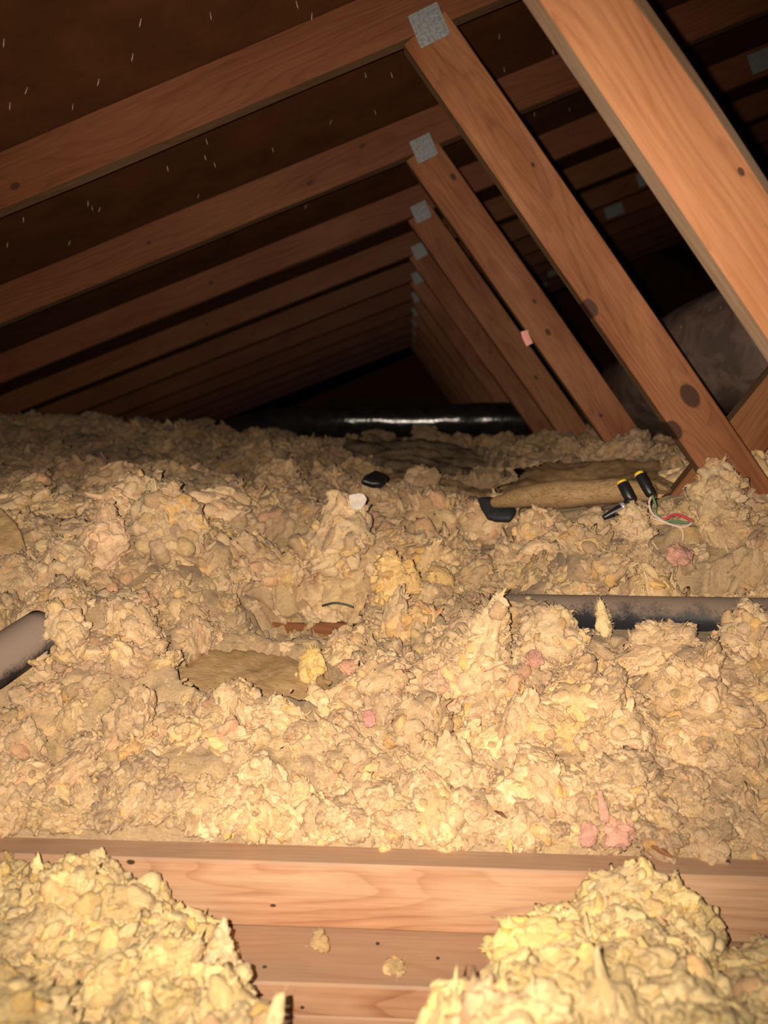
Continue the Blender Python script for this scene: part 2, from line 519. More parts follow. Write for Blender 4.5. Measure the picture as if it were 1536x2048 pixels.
def patch_mesh(name, outline, thick, seed=0, rag=0.006, bump=0.006, rings=14, n=96, sag=0.0, freq=30, fold=(1, 0.6, 1)):
    """a ragged slab: closed outline of 3-D points, filled towards its centre, given real thickness"""
    P = np.array(outline, float); m = len(P)
    # smooth closed resample
    t = np.linspace(0, m, n, endpoint=False); O = []
    for q in t:
        i = int(q); f = q - i
        a, b_, c, d = P[(i - 1) % m], P[i % m], P[(i + 1) % m], P[(i + 2) % m]
        cr = 0.5 * ((2 * b_) + (c - a) * f + (2 * a - 5 * b_ + 4 * c - d) * f * f + (3 * b_ - a - 3 * c + d) * f ** 3)
        O.append(0.5 * cr + 0.5 * (b_ * (1 - f) + c * f))
    O = np.array(O); cen = O.mean(0)
    rad = 1 + rag / 0.05 * fbm(O * 90, 3, seed) * 0.25
    V = []
    for k in range(rings + 1):
        s = k / rings
        V.append(cen + (O - cen) * (s * (1 + (rad - 1) * s ** 3))[:, None])
    V = np.concatenate(V)
    s_all = np.repeat(np.linspace(0, 1, rings + 1), n)
    topV = V.copy(); botV = V.copy()
    h = bump * fbm(V * freq * np.array(fold), 4, seed + 3) - sag * (1 - s_all ** 2)
    edge = np.sqrt(np.clip(1 - s_all ** 6, 0, 1))
    topV[:, 2] += h + thick * 0.5 * edge; botV[:, 2] += h - thick * 0.5 * edge
    A = len(V)
    F_ = []
    for k in range(rings):
        for j in range(n):
            a, b_ = k * n + j, k * n + (j + 1) % n
            F_.append((a, a + n, b_ + n, b_)); F_.append((A + a, A + b_, A + b_ + n, A + a + n))
    for j in range(n):
        a, b_ = rings * n + j, rings * n + (j + 1) % n
        F_.append((a, A + a, A + b_, b_))
    return np_mesh(name, np.concatenate([topV, botV]), np.array(F_))


# ================================================================== structure
Y0, DY, TH = 1.40, 0.61, 0.038
SL = 0.39; ZR = 1.22                                    # rafter underside: z = ZR + SL * x
CS = math.cos(math.atan(SL)); VW = 0.089 / CS           # vertical height of a rafter
RIDGE = 2.6; EAVE = -3.1


def slab(name, corners, thick_vec, mat):
    P = [Vector(c) for c in corners]; t = Vector(thick_vec)
    V = [p[:] for p in P] + [(p + t)[:] for p in P]
    me = bpy.data.meshes.new(name)
    me.from_pydata(V, [], [(3, 2, 1, 0), (4, 5, 6, 7), (0, 1, 5, 4), (1, 2, 6, 5), (2, 3, 7, 6), (3, 0, 4, 7)])
    return link(name, me, mat)


YB, YF = -1.2, 8.7
zc = lambda x: ZR + VW + SL * x + 0.002
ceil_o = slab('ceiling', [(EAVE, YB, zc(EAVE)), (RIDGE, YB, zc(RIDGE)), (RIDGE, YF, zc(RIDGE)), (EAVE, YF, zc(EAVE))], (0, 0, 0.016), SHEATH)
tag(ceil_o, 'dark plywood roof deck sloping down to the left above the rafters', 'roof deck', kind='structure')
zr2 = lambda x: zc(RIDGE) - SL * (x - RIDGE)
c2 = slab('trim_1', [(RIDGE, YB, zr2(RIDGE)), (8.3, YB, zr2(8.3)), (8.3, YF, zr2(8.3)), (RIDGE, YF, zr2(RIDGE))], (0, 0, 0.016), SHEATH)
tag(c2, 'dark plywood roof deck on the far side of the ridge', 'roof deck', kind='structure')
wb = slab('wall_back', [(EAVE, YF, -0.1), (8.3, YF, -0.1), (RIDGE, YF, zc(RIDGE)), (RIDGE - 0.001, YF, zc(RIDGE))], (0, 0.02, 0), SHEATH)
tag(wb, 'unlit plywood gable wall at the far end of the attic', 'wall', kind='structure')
fl = slab('floor', [(EAVE, 0.825, -0.0145), (8.3, 0.825, -0.0145), (8.3, YF, -0.0145), (EAVE, YF, -0.0145)], (0, 0, 0.0125), DRYWALL)
tag(fl, 'drywall ceiling panels hidden beneath the loose insulation', 'floor', kind='structure')
fl2 = slab('floor', [(EAVE, YB, -0.0845), (8.3, YB, -0.0845), (8.3, 0.825, -0.0845), (EAVE, 0.825, -0.0845)], (0, 0, 0.0125), DRYWALL)
tag(fl2, 'drywall ceiling panel under the nearest wool in front of the plate', 'floor', kind='structure')

# nails poking through the roof deck: pixel positions in the photograph, cast onto the deck plane
NAILS = [(8, 78), (282, 38), (266, 108), (146, 208), (624, 26), (592, 2), (420, 24), (176, 402), (184, 412), (200, 415), (409, 310), (428, 325),
         (412, 278), (663, 240), (545, 295), (47, 435), (140, 482), (20, 205), (55, 175), (198, 158), (334, 332), (730, 145), (749, 220),
         (999, 68), (1106, 76), (1008, 135), (1069, 225), (1139, 215), (782, 145), (1105, 100), (612, 410), (398, 388), (15, 485)]
nm = tube_mesh('nail', [(0, 0, 0.004), (0, 0, -0.008), (0, 0, -0.012)], [0.0012, 0.0012, 0.0002], 6)
for i, (u, v) in enumerate(NAILS):
    d = RW @ np.array([u - CX, -(v - CY), -F])
    # EYE + d.z s = zc(d.x s)
    s = (ZR + VW + 0.002 - EYE) / (d[2] - SL * d[0])
    p = d * s + np.array([0, 0, EYE])
    o = link('nail', nm, NAIL, ceil_o)
    o.matrix_local = Matrix.Translation(p) @ Matrix.Rotation(random.uniform(-.35, .35), 4, 'X') @ Matrix.Rotation(random.uniform(-.35, .35), 4, 'Y')

# ================================================================== trusses
ORD = ['nearest', 'second', 'third', 'fourth', 'fifth', 'sixth', 'seventh', 'eighth', 'ninth', 'tenth', 'eleventh', 'twelfth']
TL = ['nearest roof truss with the broad orange web board crossing the top right corner',
      'second roof truss from the camera with its full rafter and knotty web board',
      'third roof truss from the camera, its web partly behind the knotty one']
WEBK = {-1: [(0.53, 0.02, 0.003)], 0: [(0.548, -0.040, 0.011), (0.778, 0.014, 0.0145), (0.812, -0.042, 0.012), (0.291, 0.017, 0.003)],
        1: [(0.10, 0.026, 0.006), (0.467, 0.013, 0.004), (0.55, -0.003, 0.006), (0.802, -0.015, 0.004)], 2: [(0.66, 0.0, 0.005), (0.95, 0.01, 0.006)]}


def plate_mesh(w, h):
    bm = bmesh.new()
    bmesh.ops.create_cube(bm, size=1.0)
    for v in bm.verts: v.co = Vector((v.co.x * w, v.co.y * 0.0012, v.co.z * h))
    # punched teeth: rows of small raised lips
    r = random.Random(3)
    nx, nz = 7, 5
    for i in range(nx):
        for j in range(nz):
            x = (i + 0.5 + (0.25 if j % 2 else -0.25)) / nx - 0.5; z = (j + 0.5) / nz - 0.5
            q = bmesh.ops.create_cube(bm, size=1.0)['verts']
            for v in q: v.co = Vector((v.co.x * w * 0.05 + x * w * 0.92, v.co.y * 0.0018 - 0.0009, v.co.z * h * 0.1 + z * h * 0.92))
    me = bpy.data.meshes.new('gusset_plate'); bm.to_mesh(me); bm.free()
    return me


PM = plate_mesh(0.054, 0.056)
PM2 = plate_mesh(0.10, 0.06)
ang = math.atan(SL)
for k in range(-1, 11):
    Yk = Y0 + DY * k + (0.0 if k >= 0 else 0.01)
    yc = Yk + TH / 2
    t = empty('roof_truss', (0, yc, 0))
    i = k + 1
    tag(t, TL[i] if i < len(TL) else '%s roof truss counting from the camera, receding into the dark' % ORD[i], 'roof truss', 'roof trusses down the attic')
    xj = 0.0
    zmid = lambda x: ZR + SL * x + VW / 2
    kn = [] if k < 0 else {0: [(2.559, -0.019, 0.006)], 1: [(3.191, 0.02, 0.005), (3.038, -0.014, 0.006), (2.6, 0.0, 0.004)], 2: [(2.6, 0.0, 0.006)]}.get(k, [(2.2 + 0.07 * k, 0, 0.005)])
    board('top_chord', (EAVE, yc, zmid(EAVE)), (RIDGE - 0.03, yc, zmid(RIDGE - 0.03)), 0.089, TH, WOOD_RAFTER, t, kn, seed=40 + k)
    sh = -0.030 if k < 0 else 0.0
    wx = lambda z: 0.2735 + 0.754 * (0.881 - z) + sh
    ztop = 1.228; zbot = 0.13
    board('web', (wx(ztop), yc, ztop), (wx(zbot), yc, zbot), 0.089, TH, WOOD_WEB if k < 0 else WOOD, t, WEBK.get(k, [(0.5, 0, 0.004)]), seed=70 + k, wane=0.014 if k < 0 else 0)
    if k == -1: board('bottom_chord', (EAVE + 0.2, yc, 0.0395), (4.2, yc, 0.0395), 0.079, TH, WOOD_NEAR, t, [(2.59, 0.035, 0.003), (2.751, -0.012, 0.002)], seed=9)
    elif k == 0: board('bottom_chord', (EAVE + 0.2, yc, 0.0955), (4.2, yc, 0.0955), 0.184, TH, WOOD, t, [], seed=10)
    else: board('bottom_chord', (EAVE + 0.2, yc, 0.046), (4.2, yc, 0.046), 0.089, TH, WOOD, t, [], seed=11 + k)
    o = link('gusset_plate', PM, ZINC, t, Matrix.Translation((0.018, Yk - 0.0009, 1.231)) @ Matrix.Rotation(-ang - 0.06, 4, 'Y'))
    tag(o, 'grey galvanised connector plate with punched teeth')
    if k >= 2:
        link('gusset_plate', PM2, ZINC, t, Matrix.Translation((1.09, Yk - 0.0009, ZR + SL * 1.09 + VW / 2)) @ Matrix.Rotation(-ang, 4, 'Y'))

# wall top plate in front of and under the nearest bottom chord
wp = empty('wall_plate', (0, 0.755, -0.07))
tag(wp, 'pinkish dusty wall top plate below the nearest bottom chord', 'lumber')
board('plank', (-2.6, 0.768, -0.0195), (3.6, 0.768, -0.0195), 0.037, 0.105, WOOD_NEAR, wp, [], seed=21)
board('plank', (-2.6, 0.769, -0.055), (3.6, 0.769, -0.055), 0.033, 0.101, WOOD_NEAR, wp, [], seed=22)

br = board('diagonal_brace', (0.50, 1.50, 0.36), (1.28, 1.50, 1.43), 0.089, TH, WOOD, None, [], seed=31)
tag(br, 'short orange brace leaning right behind the knotty web, under the big duct', 'brace')

# pink tape on the third truss' web
pt = at(1052, 675, 2.0)
me = tube_mesh('tape', [(-0.008, 0, 0.017), (-0.005, 0, 0.006), (0.001, 0, -0.006), (0.007, 0, -0.017)], 0.009, 4, True)
V = np.array([v.co[:] for v in me.vertices]); V[:, 1] *= 0.12
me.vertices.foreach_set('co', V.astype(np.float32).ravel())
for p in me.polygons: p.use_smooth = False
o = link('marker_tape', me, PINKTAG); o.location = (pt[0] + 0.004, 2.006, pt[2])
tag(o, 'small pink tape tag stuck to the left edge of the third web board', 'tape')

# ================================================================== ducts and pipes
big = empty('large_flex_duct', (0.9, 1.73, 0.35))
tag(big, 'large dark brown wrapped air duct behind the knotty web board on the right', 'duct')
pa = [(1.95, 1.70, 0.80), (1.3, 1.70, 0.785), (0.97, 1.72, 0.77), (0.80, 1.80, 0.752), (0.71, 1.97, 0.712), (0.69, 2.2, 0.66), (0.71, 2.6, 0.62), (0.75, 3.0, 0.60)]
ra = [0.150, 0.150, 0.150, 0.148, 0.143, 0.138, 0.135, 0.135]
link('duct_jacket', tube_mesh('duct_jacket', pa, ra, 40, True, 0.02, 4, dense=12), DUCT_BIG, big)
for (i0, f) in ((1, 0.5), (5, 0.2)):
    a = Vector(pa[i0]) * (1 - f) + Vector(pa[i0 + 1]) * f; d = (Vector(pa[i0 + 1]) - Vector(pa[i0])).normalized() * 0.012
    r_ = ra[i0] * (1 - f) + ra[i0 + 1] * f + 0.003
    link('duct_tape', tube_mesh('duct_tape', [a - d, a + d], r_, 40, False), DUCT_BIG, big)

sm = empty('small_flex_duct', (-0.1, 3.5, 0.5))
tag(sm, 'glossy black small duct lying across the insulation in the dark centre', 'duct')
ps = [(-0.95, 3.62, 0.46), (-0.62, 3.54, 0.522), (-0.35, 3.5, 0.538), (0.0, 3.5, 0.545), (0.3, 3.5, 0.553), (0.55, 3.5, 0.553), (1.0, 3.52, 0.53)]
link('duct_jacket', tube_mesh('duct_jacket', ps, [0.07, 0.072, 0.074, 0.075, 0.075, 0.075, 0.075], 36, True, 0.03, 8, dense=16), DUCT_SHINY, sm)
for x in (-0.53, 0.395):
    link('duct_clamp', tube_mesh('duct_clamp', [(x - 0.008, 3.515 if x < 0 else 3.5, 0.53 if x < 0 else 0.553), (x + 0.008, 3.512 if x < 0 else 3.5, 0.531 if x < 0 else 0.553)], 0.0795, 36, False), DUCT_SHINY, sm)

pr = link('drain_pipe', tube_mesh('drain_pipe', [(0.13, 1.215, 0.262), (0.9, 1.2, 0.268), (1.9, 1.18, 0.275)], 0.031, 28, True), PIPE)
tag(pr, 'straight dusty black plastic pipe half sunk in the wool on the right', 'pipe')
a_pipe, b_pipe = at(-160, 1422, 0.90), at(50, 1287, 1.05)
b_pipe = a_pipe + (b_pipe - a_pipe) * 1.22
a_pipe = a_pipe - (b_pipe - a_pipe) * 1.3
pl = link('drain_pipe', tube_mesh('drain_pipe', [a_pipe, (a_pipe + b_pipe) / 2, b_pipe], 0.034, 28, True, 0.01, 2, dense=8), PIPE_GREY)
tag(pl, 'thick grey-brown dusty pipe slanting out of the wool at the left edge', 'pipe')


# ================================================================== loose wool
PAL = np.array([(0.74, 0.55, 0.275), (0.74, 0.55, 0.34), (0.62, 0.445, 0.275), (0.49, 0.355, 0.235), (0.80, 0.50, 0.15), (0.72, 0.38, 0.30), (0.52, 0.33, 0.24)])
P_BED = np.array([.25, .31, .29, .125, .015, .004, .010])
P_FRONT = np.array([.52, .30, .10, .03, .035, .006, .009])
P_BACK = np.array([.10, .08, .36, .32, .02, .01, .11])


def pick_cols(h, pos, front=False):
    """h: random 0..1 per piece, pos: world position -> linear colours"""
    n = len(h)
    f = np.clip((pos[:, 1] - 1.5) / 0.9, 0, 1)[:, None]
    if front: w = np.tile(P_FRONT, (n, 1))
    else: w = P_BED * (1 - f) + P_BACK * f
    # patches of old pink wool
    for (cx, cy, r_, g) in ((-0.95, 2.3, 0.2, .5), (-1.35, 2.7, 0.3, .4), (0.62, 2.3, 0.4, .4), (-0.40, 1.22, 0.08, .12)):
        k = np.exp(-(((pos[:, 0] - cx) ** 2 + (pos[:, 1] - cy) ** 2) / r_ ** 2)) * g
        w = w * (1 - k)[:, None]; w[:, 6] += k * 0.85; w[:, 5] += k * 0.15
    cw = np.cumsum(w, 1); cw /= cw[:, -1:]
    idx = (h[:, None] > cw).sum(1).clip(0, 6)
    col = PAL[idx]
    loc = PAL[2] * 0.5 + PAL[1] * 0.5 if not front else PAL[0] * 0.6 + PAL[1] * 0.4
    q = np.column_stack([pos[:, :2] * 6.0, np.zeros(n)])
    v_ = (1 + 0.16 * noise3(q, 77))[:, None]
    col = (col * 0.62 + loc * 0.38) * v_
    if not front: col = col * (1 - f * np.array([0.40, 0.45, 0.50]))      # darker and browner further in
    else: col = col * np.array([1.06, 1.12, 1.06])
    return np.clip(col, 0.02, 0.9)


def fuzz(V, T, n, length, width, r):
    """fine fibres standing on a mesh: two-segment tapering strips"""
    tri = T[r.integers(0, len(T), n)]
    w = r.dirichlet((1, 1, 1), n)
    p = (V[tri] * w[:, :, None]).sum(1)
    nrm = np.cross(V[tri[:, 1]] - V[tri[:, 0]], V[tri[:, 2]] - V[tri[:, 0]]); nrm /= np.linalg.norm(nrm, axis=1)[:, None] + 1e-9
    d = nrm * 0.7 + r.normal(size=(n, 3)) * 0.55; d /= np.linalg.norm(d, axis=1)[:, None]
    d2 = d + r.normal(size=(n, 3)) * 0.5; d2 /= np.linalg.norm(d2, axis=1)[:, None]
    L = length * r.uniform(0.3, 1, n)[:, None]
    s = np.cross(d, r.normal(size=(n, 3))); s /= np.linalg.norm(s, axis=1)[:, None] + 1e-9; s *= width
    a = p - d * L * 0.1; m = p + d * L * 0.5; e = m + d2 * L * 0.5
    FV = np.stack([a - s, a + s, m - s * .8, m + s * .8, e], 1).reshape(-1, 3)
    b0 = np.arange(n)[:, None] * 5
    FT = np.concatenate([b0 + np.array([0, 1, 3]), b0 + np.array([0, 3, 2]), b0 + np.array([2, 3, 4])])
    return FV, FT


def flake_shape(base, kind, seed):
    V0, T = base
    o = np.random.default_rng(seed).uniform(-50, 50, 3)
    V = V0.copy()
    if kind == 0:      # round nodule
        r_ = 0.84 + 0.26 * noise3(V * 1.2 + o, seed) + 0.20 * billow(V * 2.0 + o, 3, seed, .45) + 0.03 * fbm(V * 9 + o, 2, seed)
        V = V * r_[:, None] * np.array([1, 0.85, 0.75])
    elif kind == 1:    # flat ragged flake, one side curled
        r_ = 0.85 + 0.34 * fbm(V * 1.5 + o, 2, seed) + 0.06 * fbm(V * 8 + o, 2, seed)
        V = V * r_[:, None] * np.array([1.15, 0.85, 0.42])
        V[:, 2] += 0.22 * V[:, 0] ** 2 + 0.12 * noise3(V * 3 + o, seed)
    elif kind == 2:    # long wisp
        r_ = 0.8 + 0.35 * fbm(V * 2.2 + o, 4, seed)
        V = V * r_[:, None] * np.array([1.7, 0.42, 0.38])
        V[:, 1] += 0.25 * np.sin(V[:, 0] * 1.5 + o[0]); V[:, 2] += 0.2 * V[:, 0] ** 2 * 0.5
    else:              # torn tuft, many lobes
        r_ = 0.72 + 0.22 * noise3(V * 1.2 + o, seed) + 0.34 * billow(V * 1.6 + o, 3, seed, 0.45) + 0.035 * fbm(V * 10 + o, 2, seed)
        V = V * r_[:, None] * np.array([1.1, 0.9, 0.7])
    return V, T


# ragged flakes reused by every clod and tuft
PIECES = []
for k in range(28):
    kind = (1, 0, 1, 3, 1, 2, 1)[k % 7]
    PIECES.append((flake_shape(ICO3, kind, 300 + k), ICO3[0] * np.array([1.5, 7.5, 7.5])))


def frame_on(nrm, r, tilt):
    """rotation whose Z leans about the surface normal, with random spin"""
    z_ = nrm + r.normal(size=3) * tilt; z_ /= np.linalg.norm(z_) + 1e-9
    x_ = np.cross(r.normal(size=3), z_); x_ /= np.linalg.norm(x_) + 1e-9
    return np.column_stack([x_, np.cross(z_, x_), z_])


def clothe(B, T0, nf, fr, r, tilt=0.45, sink=0.25):
    """cover a body with overlapping matted flakes: returns vertices, faces, fibre coords, piece index per vertex"""
    e1 = B[T0[:, 1]] - B[T0[:, 0]]; e2 = B[T0[:, 2]] - B[T0[:, 0]]
    cr = np.cross(e1, e2); ar = np.linalg.norm(cr, axis=1); fn = cr / (ar[:, None] + 1e-12)
    pick = r.choice(len(T0), nf, p=ar / ar.sum())
    bs = np.abs(B).max()
    VV = [B]; TT = [T0]; FF = [B / bs * np.array([6.0, 20.0, 20.0]) + r.uniform(-20, 20, 3)]; II = [np.full(len(B), -1)]
    off = len(B)
    for k in range(nf):
        (fv, ft), fc = PIECES[r.integers(0, len(PIECES))]
        R_ = frame_on(fn[pick[k]], r, tilt)
        rad = r.uniform(*fr)
        p = B[T0[pick[k]]].mean(0) - fn[pick[k]] * rad * sink
        VV.append((fv * rad * r.uniform(0.75, 1.2, 3)) @ R_.T + p); TT.append(ft + off)
        FF.append(fc + r.uniform(-30, 30, 3)); II.append(np.full(len(fv), k)); off += len(fv)
    return np.concatenate(VV), np.concatenate(TT), np.concatenate(FF), np.concatenate(II)


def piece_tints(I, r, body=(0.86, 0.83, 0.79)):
    n = I.max() + 2
    t = np.ones((n, 3)) * r.uniform(0.90, 1.10, n)[:, None]
    u = r.random(n)
    t[u < 0.14] *= np.array([1.03, 0.97, 0.80]); t[(u > 0.14) & (u < 0.165)] *= np.array([1.05, 0.90, 0.60])
    t[(u > 0.20) & (u < 0.222)] *= np.array([0.98, 0.82, 0.80]); t[(u > 0.245) & (u < 0.42)] *= np.array([0.80, 0.76, 0.72])
    t[-1] = body  # body darker than its flakes: dust plus crevice shade put into the colour
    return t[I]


# clod and flake sources for the loose wool (never placed in the scene themselves)
proto_col = bpy.data.collections.new('wool_clod_sources')
N_FLAKE, N_CLOD = 12, 14
for k in range(N_FLAKE + N_CLOD):
    r = np.random.default_rng(1000 + k)
    if k < N_FLAKE:
        V, T = flake_shape(ICO4, (1, 0, 1, 2, 1, 3)[k % 6], 100 + k)
        FB = ICO4[0] * np.array([1.5, 7.5, 7.5]) + r.uniform(-30, 30, 3); VT = np.ones((len(V), 3))
        FV, FT = fuzz(V, T, 160, 0.30, 0.008, r)
    else:
        o_ = r.uniform(-40, 40, 3); S0 = ICO4[0]
        rr = 0.72 + 0.24 * noise3(S0 * 1.1 + o_, k) + 0.20 * billow(S0 * 1.8 + o_, 3, k, 0.5) + 0.05 * billow(S0 * 6 + o_, 2, k)
        B = S0 * rr[:, None] * np.array([1.1, 0.95, 0.72])
        V, T, FB, I = clothe(B, ICO4[1], 80, (0.14, 0.40), r)
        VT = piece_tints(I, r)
        FV, FT = fuzz(V, T, 4200, 0.15, 0.0024, r)
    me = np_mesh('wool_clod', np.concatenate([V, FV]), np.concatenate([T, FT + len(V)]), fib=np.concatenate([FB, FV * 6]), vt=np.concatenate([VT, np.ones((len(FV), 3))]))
    me.materials.append(WOOL_I)
    o = bpy.data.objects.new('wool_clod_%02d' % k, me); proto_col.objects.link(o)


def flake_group():
    g = bpy.data.node_groups.new('scatter_wool', 'GeometryNodeTree')
    g.interface.new_socket('Geometry', in_out='INPUT', socket_type='NodeSocketGeometry')
    g.interface.new_socket('Geometry', in_out='OUTPUT', socket_type='NodeSocketGeometry')
    gi = g.nodes.new('NodeGroupInput'); go = g.nodes.new('NodeGroupOutput')
    L = g.links.new

    def attr(name, t):
        n = g.nodes.new('GeometryNodeInputNamedAttribute'); n.data_type = t; n.inputs['Name'].default_value = name
        return n.outputs['Attribute']
    m2p = g.nodes.new('GeometryNodeMeshToPoints')
    L(gi.outputs[0], m2p.inputs['Mesh']); L(attr('is_flake', 'BOOLEAN'), m2p.inputs['Selection'])
    ci = g.nodes.new('GeometryNodeCollectionInfo'); ci.inputs['Collection'].default_value = proto_col
    ci.inputs['Separate Children'].default_value = True; ci.inputs['Reset Children'].default_value = True
    iop = g.nodes.new('GeometryNodeInstanceOnPoints')
    L(m2p.outputs[0], iop.inputs['Points']); L(ci.outputs[0], iop.inputs['Instance'])
    iop.inputs['Pick Instance'].default_value = True
    L(attr('flake_index', 'INT'), iop.inputs['Instance Index'])
    e2r = g.nodes.new('FunctionNodeEulerToRotation'); L(attr('flake_rot', 'FLOAT_VECTOR'), e2r.inputs[0])
    L(e2r.outputs[0], iop.inputs['Rotation']); L(attr('flake_scale', 'FLOAT_VECTOR'), iop.inputs['Scale'])
    j = g.nodes.new('GeometryNodeJoinGeometry')
    L(gi.outputs[0], j.inputs[0]); L(iop.outputs[0], j.inputs[0])
    L(j.outputs[0], go.inputs[0])
    return g


SCATTER = flake_group()


def wool_object(name, V, T, C, FP, FR, FS, FI, FC):
    """surface mesh plus flake points (position, euler, scale, variant, colour) as one stuff object"""
    n, m = len(V), len(FP)
    AV = np.concatenate([V, FP])
    me = np_mesh(name, AV, T, True, np.concatenate([C, FC]), fib=AV * np.array([130, 300, 300]))
    def put(nm, ty, key, arr):
        a = me.attributes.new(nm, ty, 'POINT'); a.data.foreach_set(key, arr)
    put('is_flake', 'BOOLEAN', 'value', np.concatenate([np.zeros(n, bool), np.ones(m, bool)]))
    put('flake_index', 'INT', 'value', np.concatenate([np.zeros(n, np.int32), FI.astype(np.int32)]))
    put('flake_rot', 'FLOAT_VECTOR', 'vector', np.concatenate([np.zeros((n, 3)), FR]).astype(np.float32).ravel())
    put('flake_scale', 'FLOAT_VECTOR', 'vector', np.concatenate([np.ones((n, 3)), FS]).astype(np.float32).ravel())
    o = link(name, me, WOOL)
    md = o.modifiers.new('scatter_wool', 'NODES'); md.node_group = SCATTER
    return o


def shepard(ctrl, xy, soft=0.05, power=3.0):
    C = np.array([c[:2] for c in ctrl]); Z = np.array([c[2] for c in ctrl])
    out = np.zeros(len(xy)); ws = np.zeros(len(xy))
    for c, z in zip(C, Z):
        s = 1.0 / max(0.5, c[1])
        d2 = ((xy[:, 0] - c[0]) ** 2 + (xy[:, 1] - c[1]) ** 2) * s * s + soft ** 2
        w = d2 ** (-power / 2 - 0.5)
        out += w * z; ws += w
    return out / ws


BED_PX = [(-300, 1660, .85), (-100, 1672, .85), (150, 1680, .85), (400, 1690, .85), (600, 1697, .85), (768, 1703, .85), (950, 1710, .85), (1150, 1716, .85), (1350, 1726, .85), (1536, 1733, .85), (1800, 1745, .85),
          (-200, 1560, .93), (100, 1570, .93), (300, 1575, .93), (520, 1580, .94), (768, 1585, .95), (950, 1590, .95), (1150, 1580, .95), (1350, 1600, .94), (1600, 1600, .94),
          (-200, 1430, 1.0), (60, 1440, 1.0), (300, 1440, 1.0), (520, 1465, 1.02), (700, 1480, 1.03), (900, 1470, 1.04), (1100, 1450, 1.04), (1300, 1450, 1.03), (1500, 1430, 1.03),
          (-200, 1330, 1.1), (200, 1340, 1.1), (330, 1345, 1.12), (500, 1370, 1.15), (620, 1380, 1.15), (780, 1340, 1.18), (900, 1340, 1.15), (1080, 1340, 1.14), (1250, 1320, 1.12), (1450, 1300, 1.12), (1600, 1290, 1.12),
          (1200, 1285, 1.15), (1350, 1287, 1.15), (1480, 1285, 1.15), (1250, 1188, 1.26), (1400, 1188, 1.26), (1540, 1188, 1.26), (1700, 1188, 1.26),
          (300, 1260, 1.24), (420, 1275, 1.25), (500, 1285, 1.28), (625, 1292, 1.34), (700, 1270, 1.36), (520, 1240, 1.41), (620, 1252, 1.41), (690, 1252, 1.41), (620, 1210, 1.47), (560, 1180, 1.52), (680, 1180, 1.50),
          (780, 1200, 1.36), (900, 1215, 1.36), (1020, 1230, 1.30), (1100, 1230, 1.26), (800, 1120, 1.62), (900, 1150, 1.58), (1000, 1150, 1.54), (1120, 1130, 1.48), (1250, 1120, 1.34), (1400, 1110, 1.33), (1550, 1100, 1.33),
          (100, 1180, 1.26), (150, 1195, 1.18), (200, 1215, 1.15), (230, 1170, 1.26), (350, 1150, 1.31), (0, 1130, 1.30), (-200, 1150, 1.25), (120, 1090, 1.38), (230, 1070, 1.42), (350, 1055, 1.46), (480, 1090, 1.46), (600, 1090, 1.50), (700, 1075, 1.54), (230, 1030, 1.62), (350, 1015, 1.66), (480, 1040, 1.75), (120, 1040, 1.62), (0, 1050, 1.55), (600, 1040, 1.75), (700, 1030, 1.8),
          (1350, 1035, 1.40), (1440, 1000, 1.42), (1280, 1040, 1.42), (1150, 1060, 1.60), (1050, 1060, 1.78), (950, 1060, 1.98), (1150, 995, 1.70), (1250, 985, 1.62), (1536, 1000, 1.43), (1700, 980, 1.45),
          (1430, 960, 1.47), (1300, 955, 1.65), (1500, 925, 1.6), (1250, 925, 1.98), (1180, 930, 2.0), (1000, 990, 2.15), (880, 1000, 2.3), (760, 995, 2.25), (620, 985, 2.1), (480, 985, 2.1), (330, 975, 2.15),
          (200, 965, 2.2), (60, 975, 2.1), (-150, 970, 2.1), (0, 925, 2.6), (200, 922, 2.65), (400, 930, 2.6), (580, 930, 2.5), (700, 935, 2.6), (900, 940, 2.65), (1050, 935, 2.5), (1130, 895, 2.62), (1300, 895, 2.5), (1500, 890, 2.3),
          (0, 862, 3.2), (150, 868, 3.2), (300, 872, 3.2), (450, 880, 3.2), (600, 890, 3.0), (750, 900, 3.0), (900, 900, 3.0), (-250, 850, 3.2), (1700, 890, 2.4),
          (700, 896, 3.2), (850, 894, 3.2), (1000, 892, 3.2), (500, 892, 3.3), (300, 876, 3.9), (100, 870, 3.9), (700, 888, 3.6), (1000, 886, 3.6), (1300, 880, 3.4), (600, 880, 4.4), (900, 876, 4.4), (1200, 876, 4.4), (300, 876, 4.4), (0, 870, 4.4)]
BED = [tuple(at(u, v, y)[[0, 1, 2]]) for (u, v, y) in BED_PX]
BED += [(x, y, z) for (x, y, z) in ((-2.4, 1.0, .2), (-2.4, 2.0, .3), (-2.4, 3.2, .3), (2.4, 1.0, .25), (2.4, 2.0, .42), (2.4, 3.2, .45), (-2.5, 5, .3), (0, 6, .42), (2.5, 6, .42), (-2, 7.5, .3), (1, 7.5, .4))]


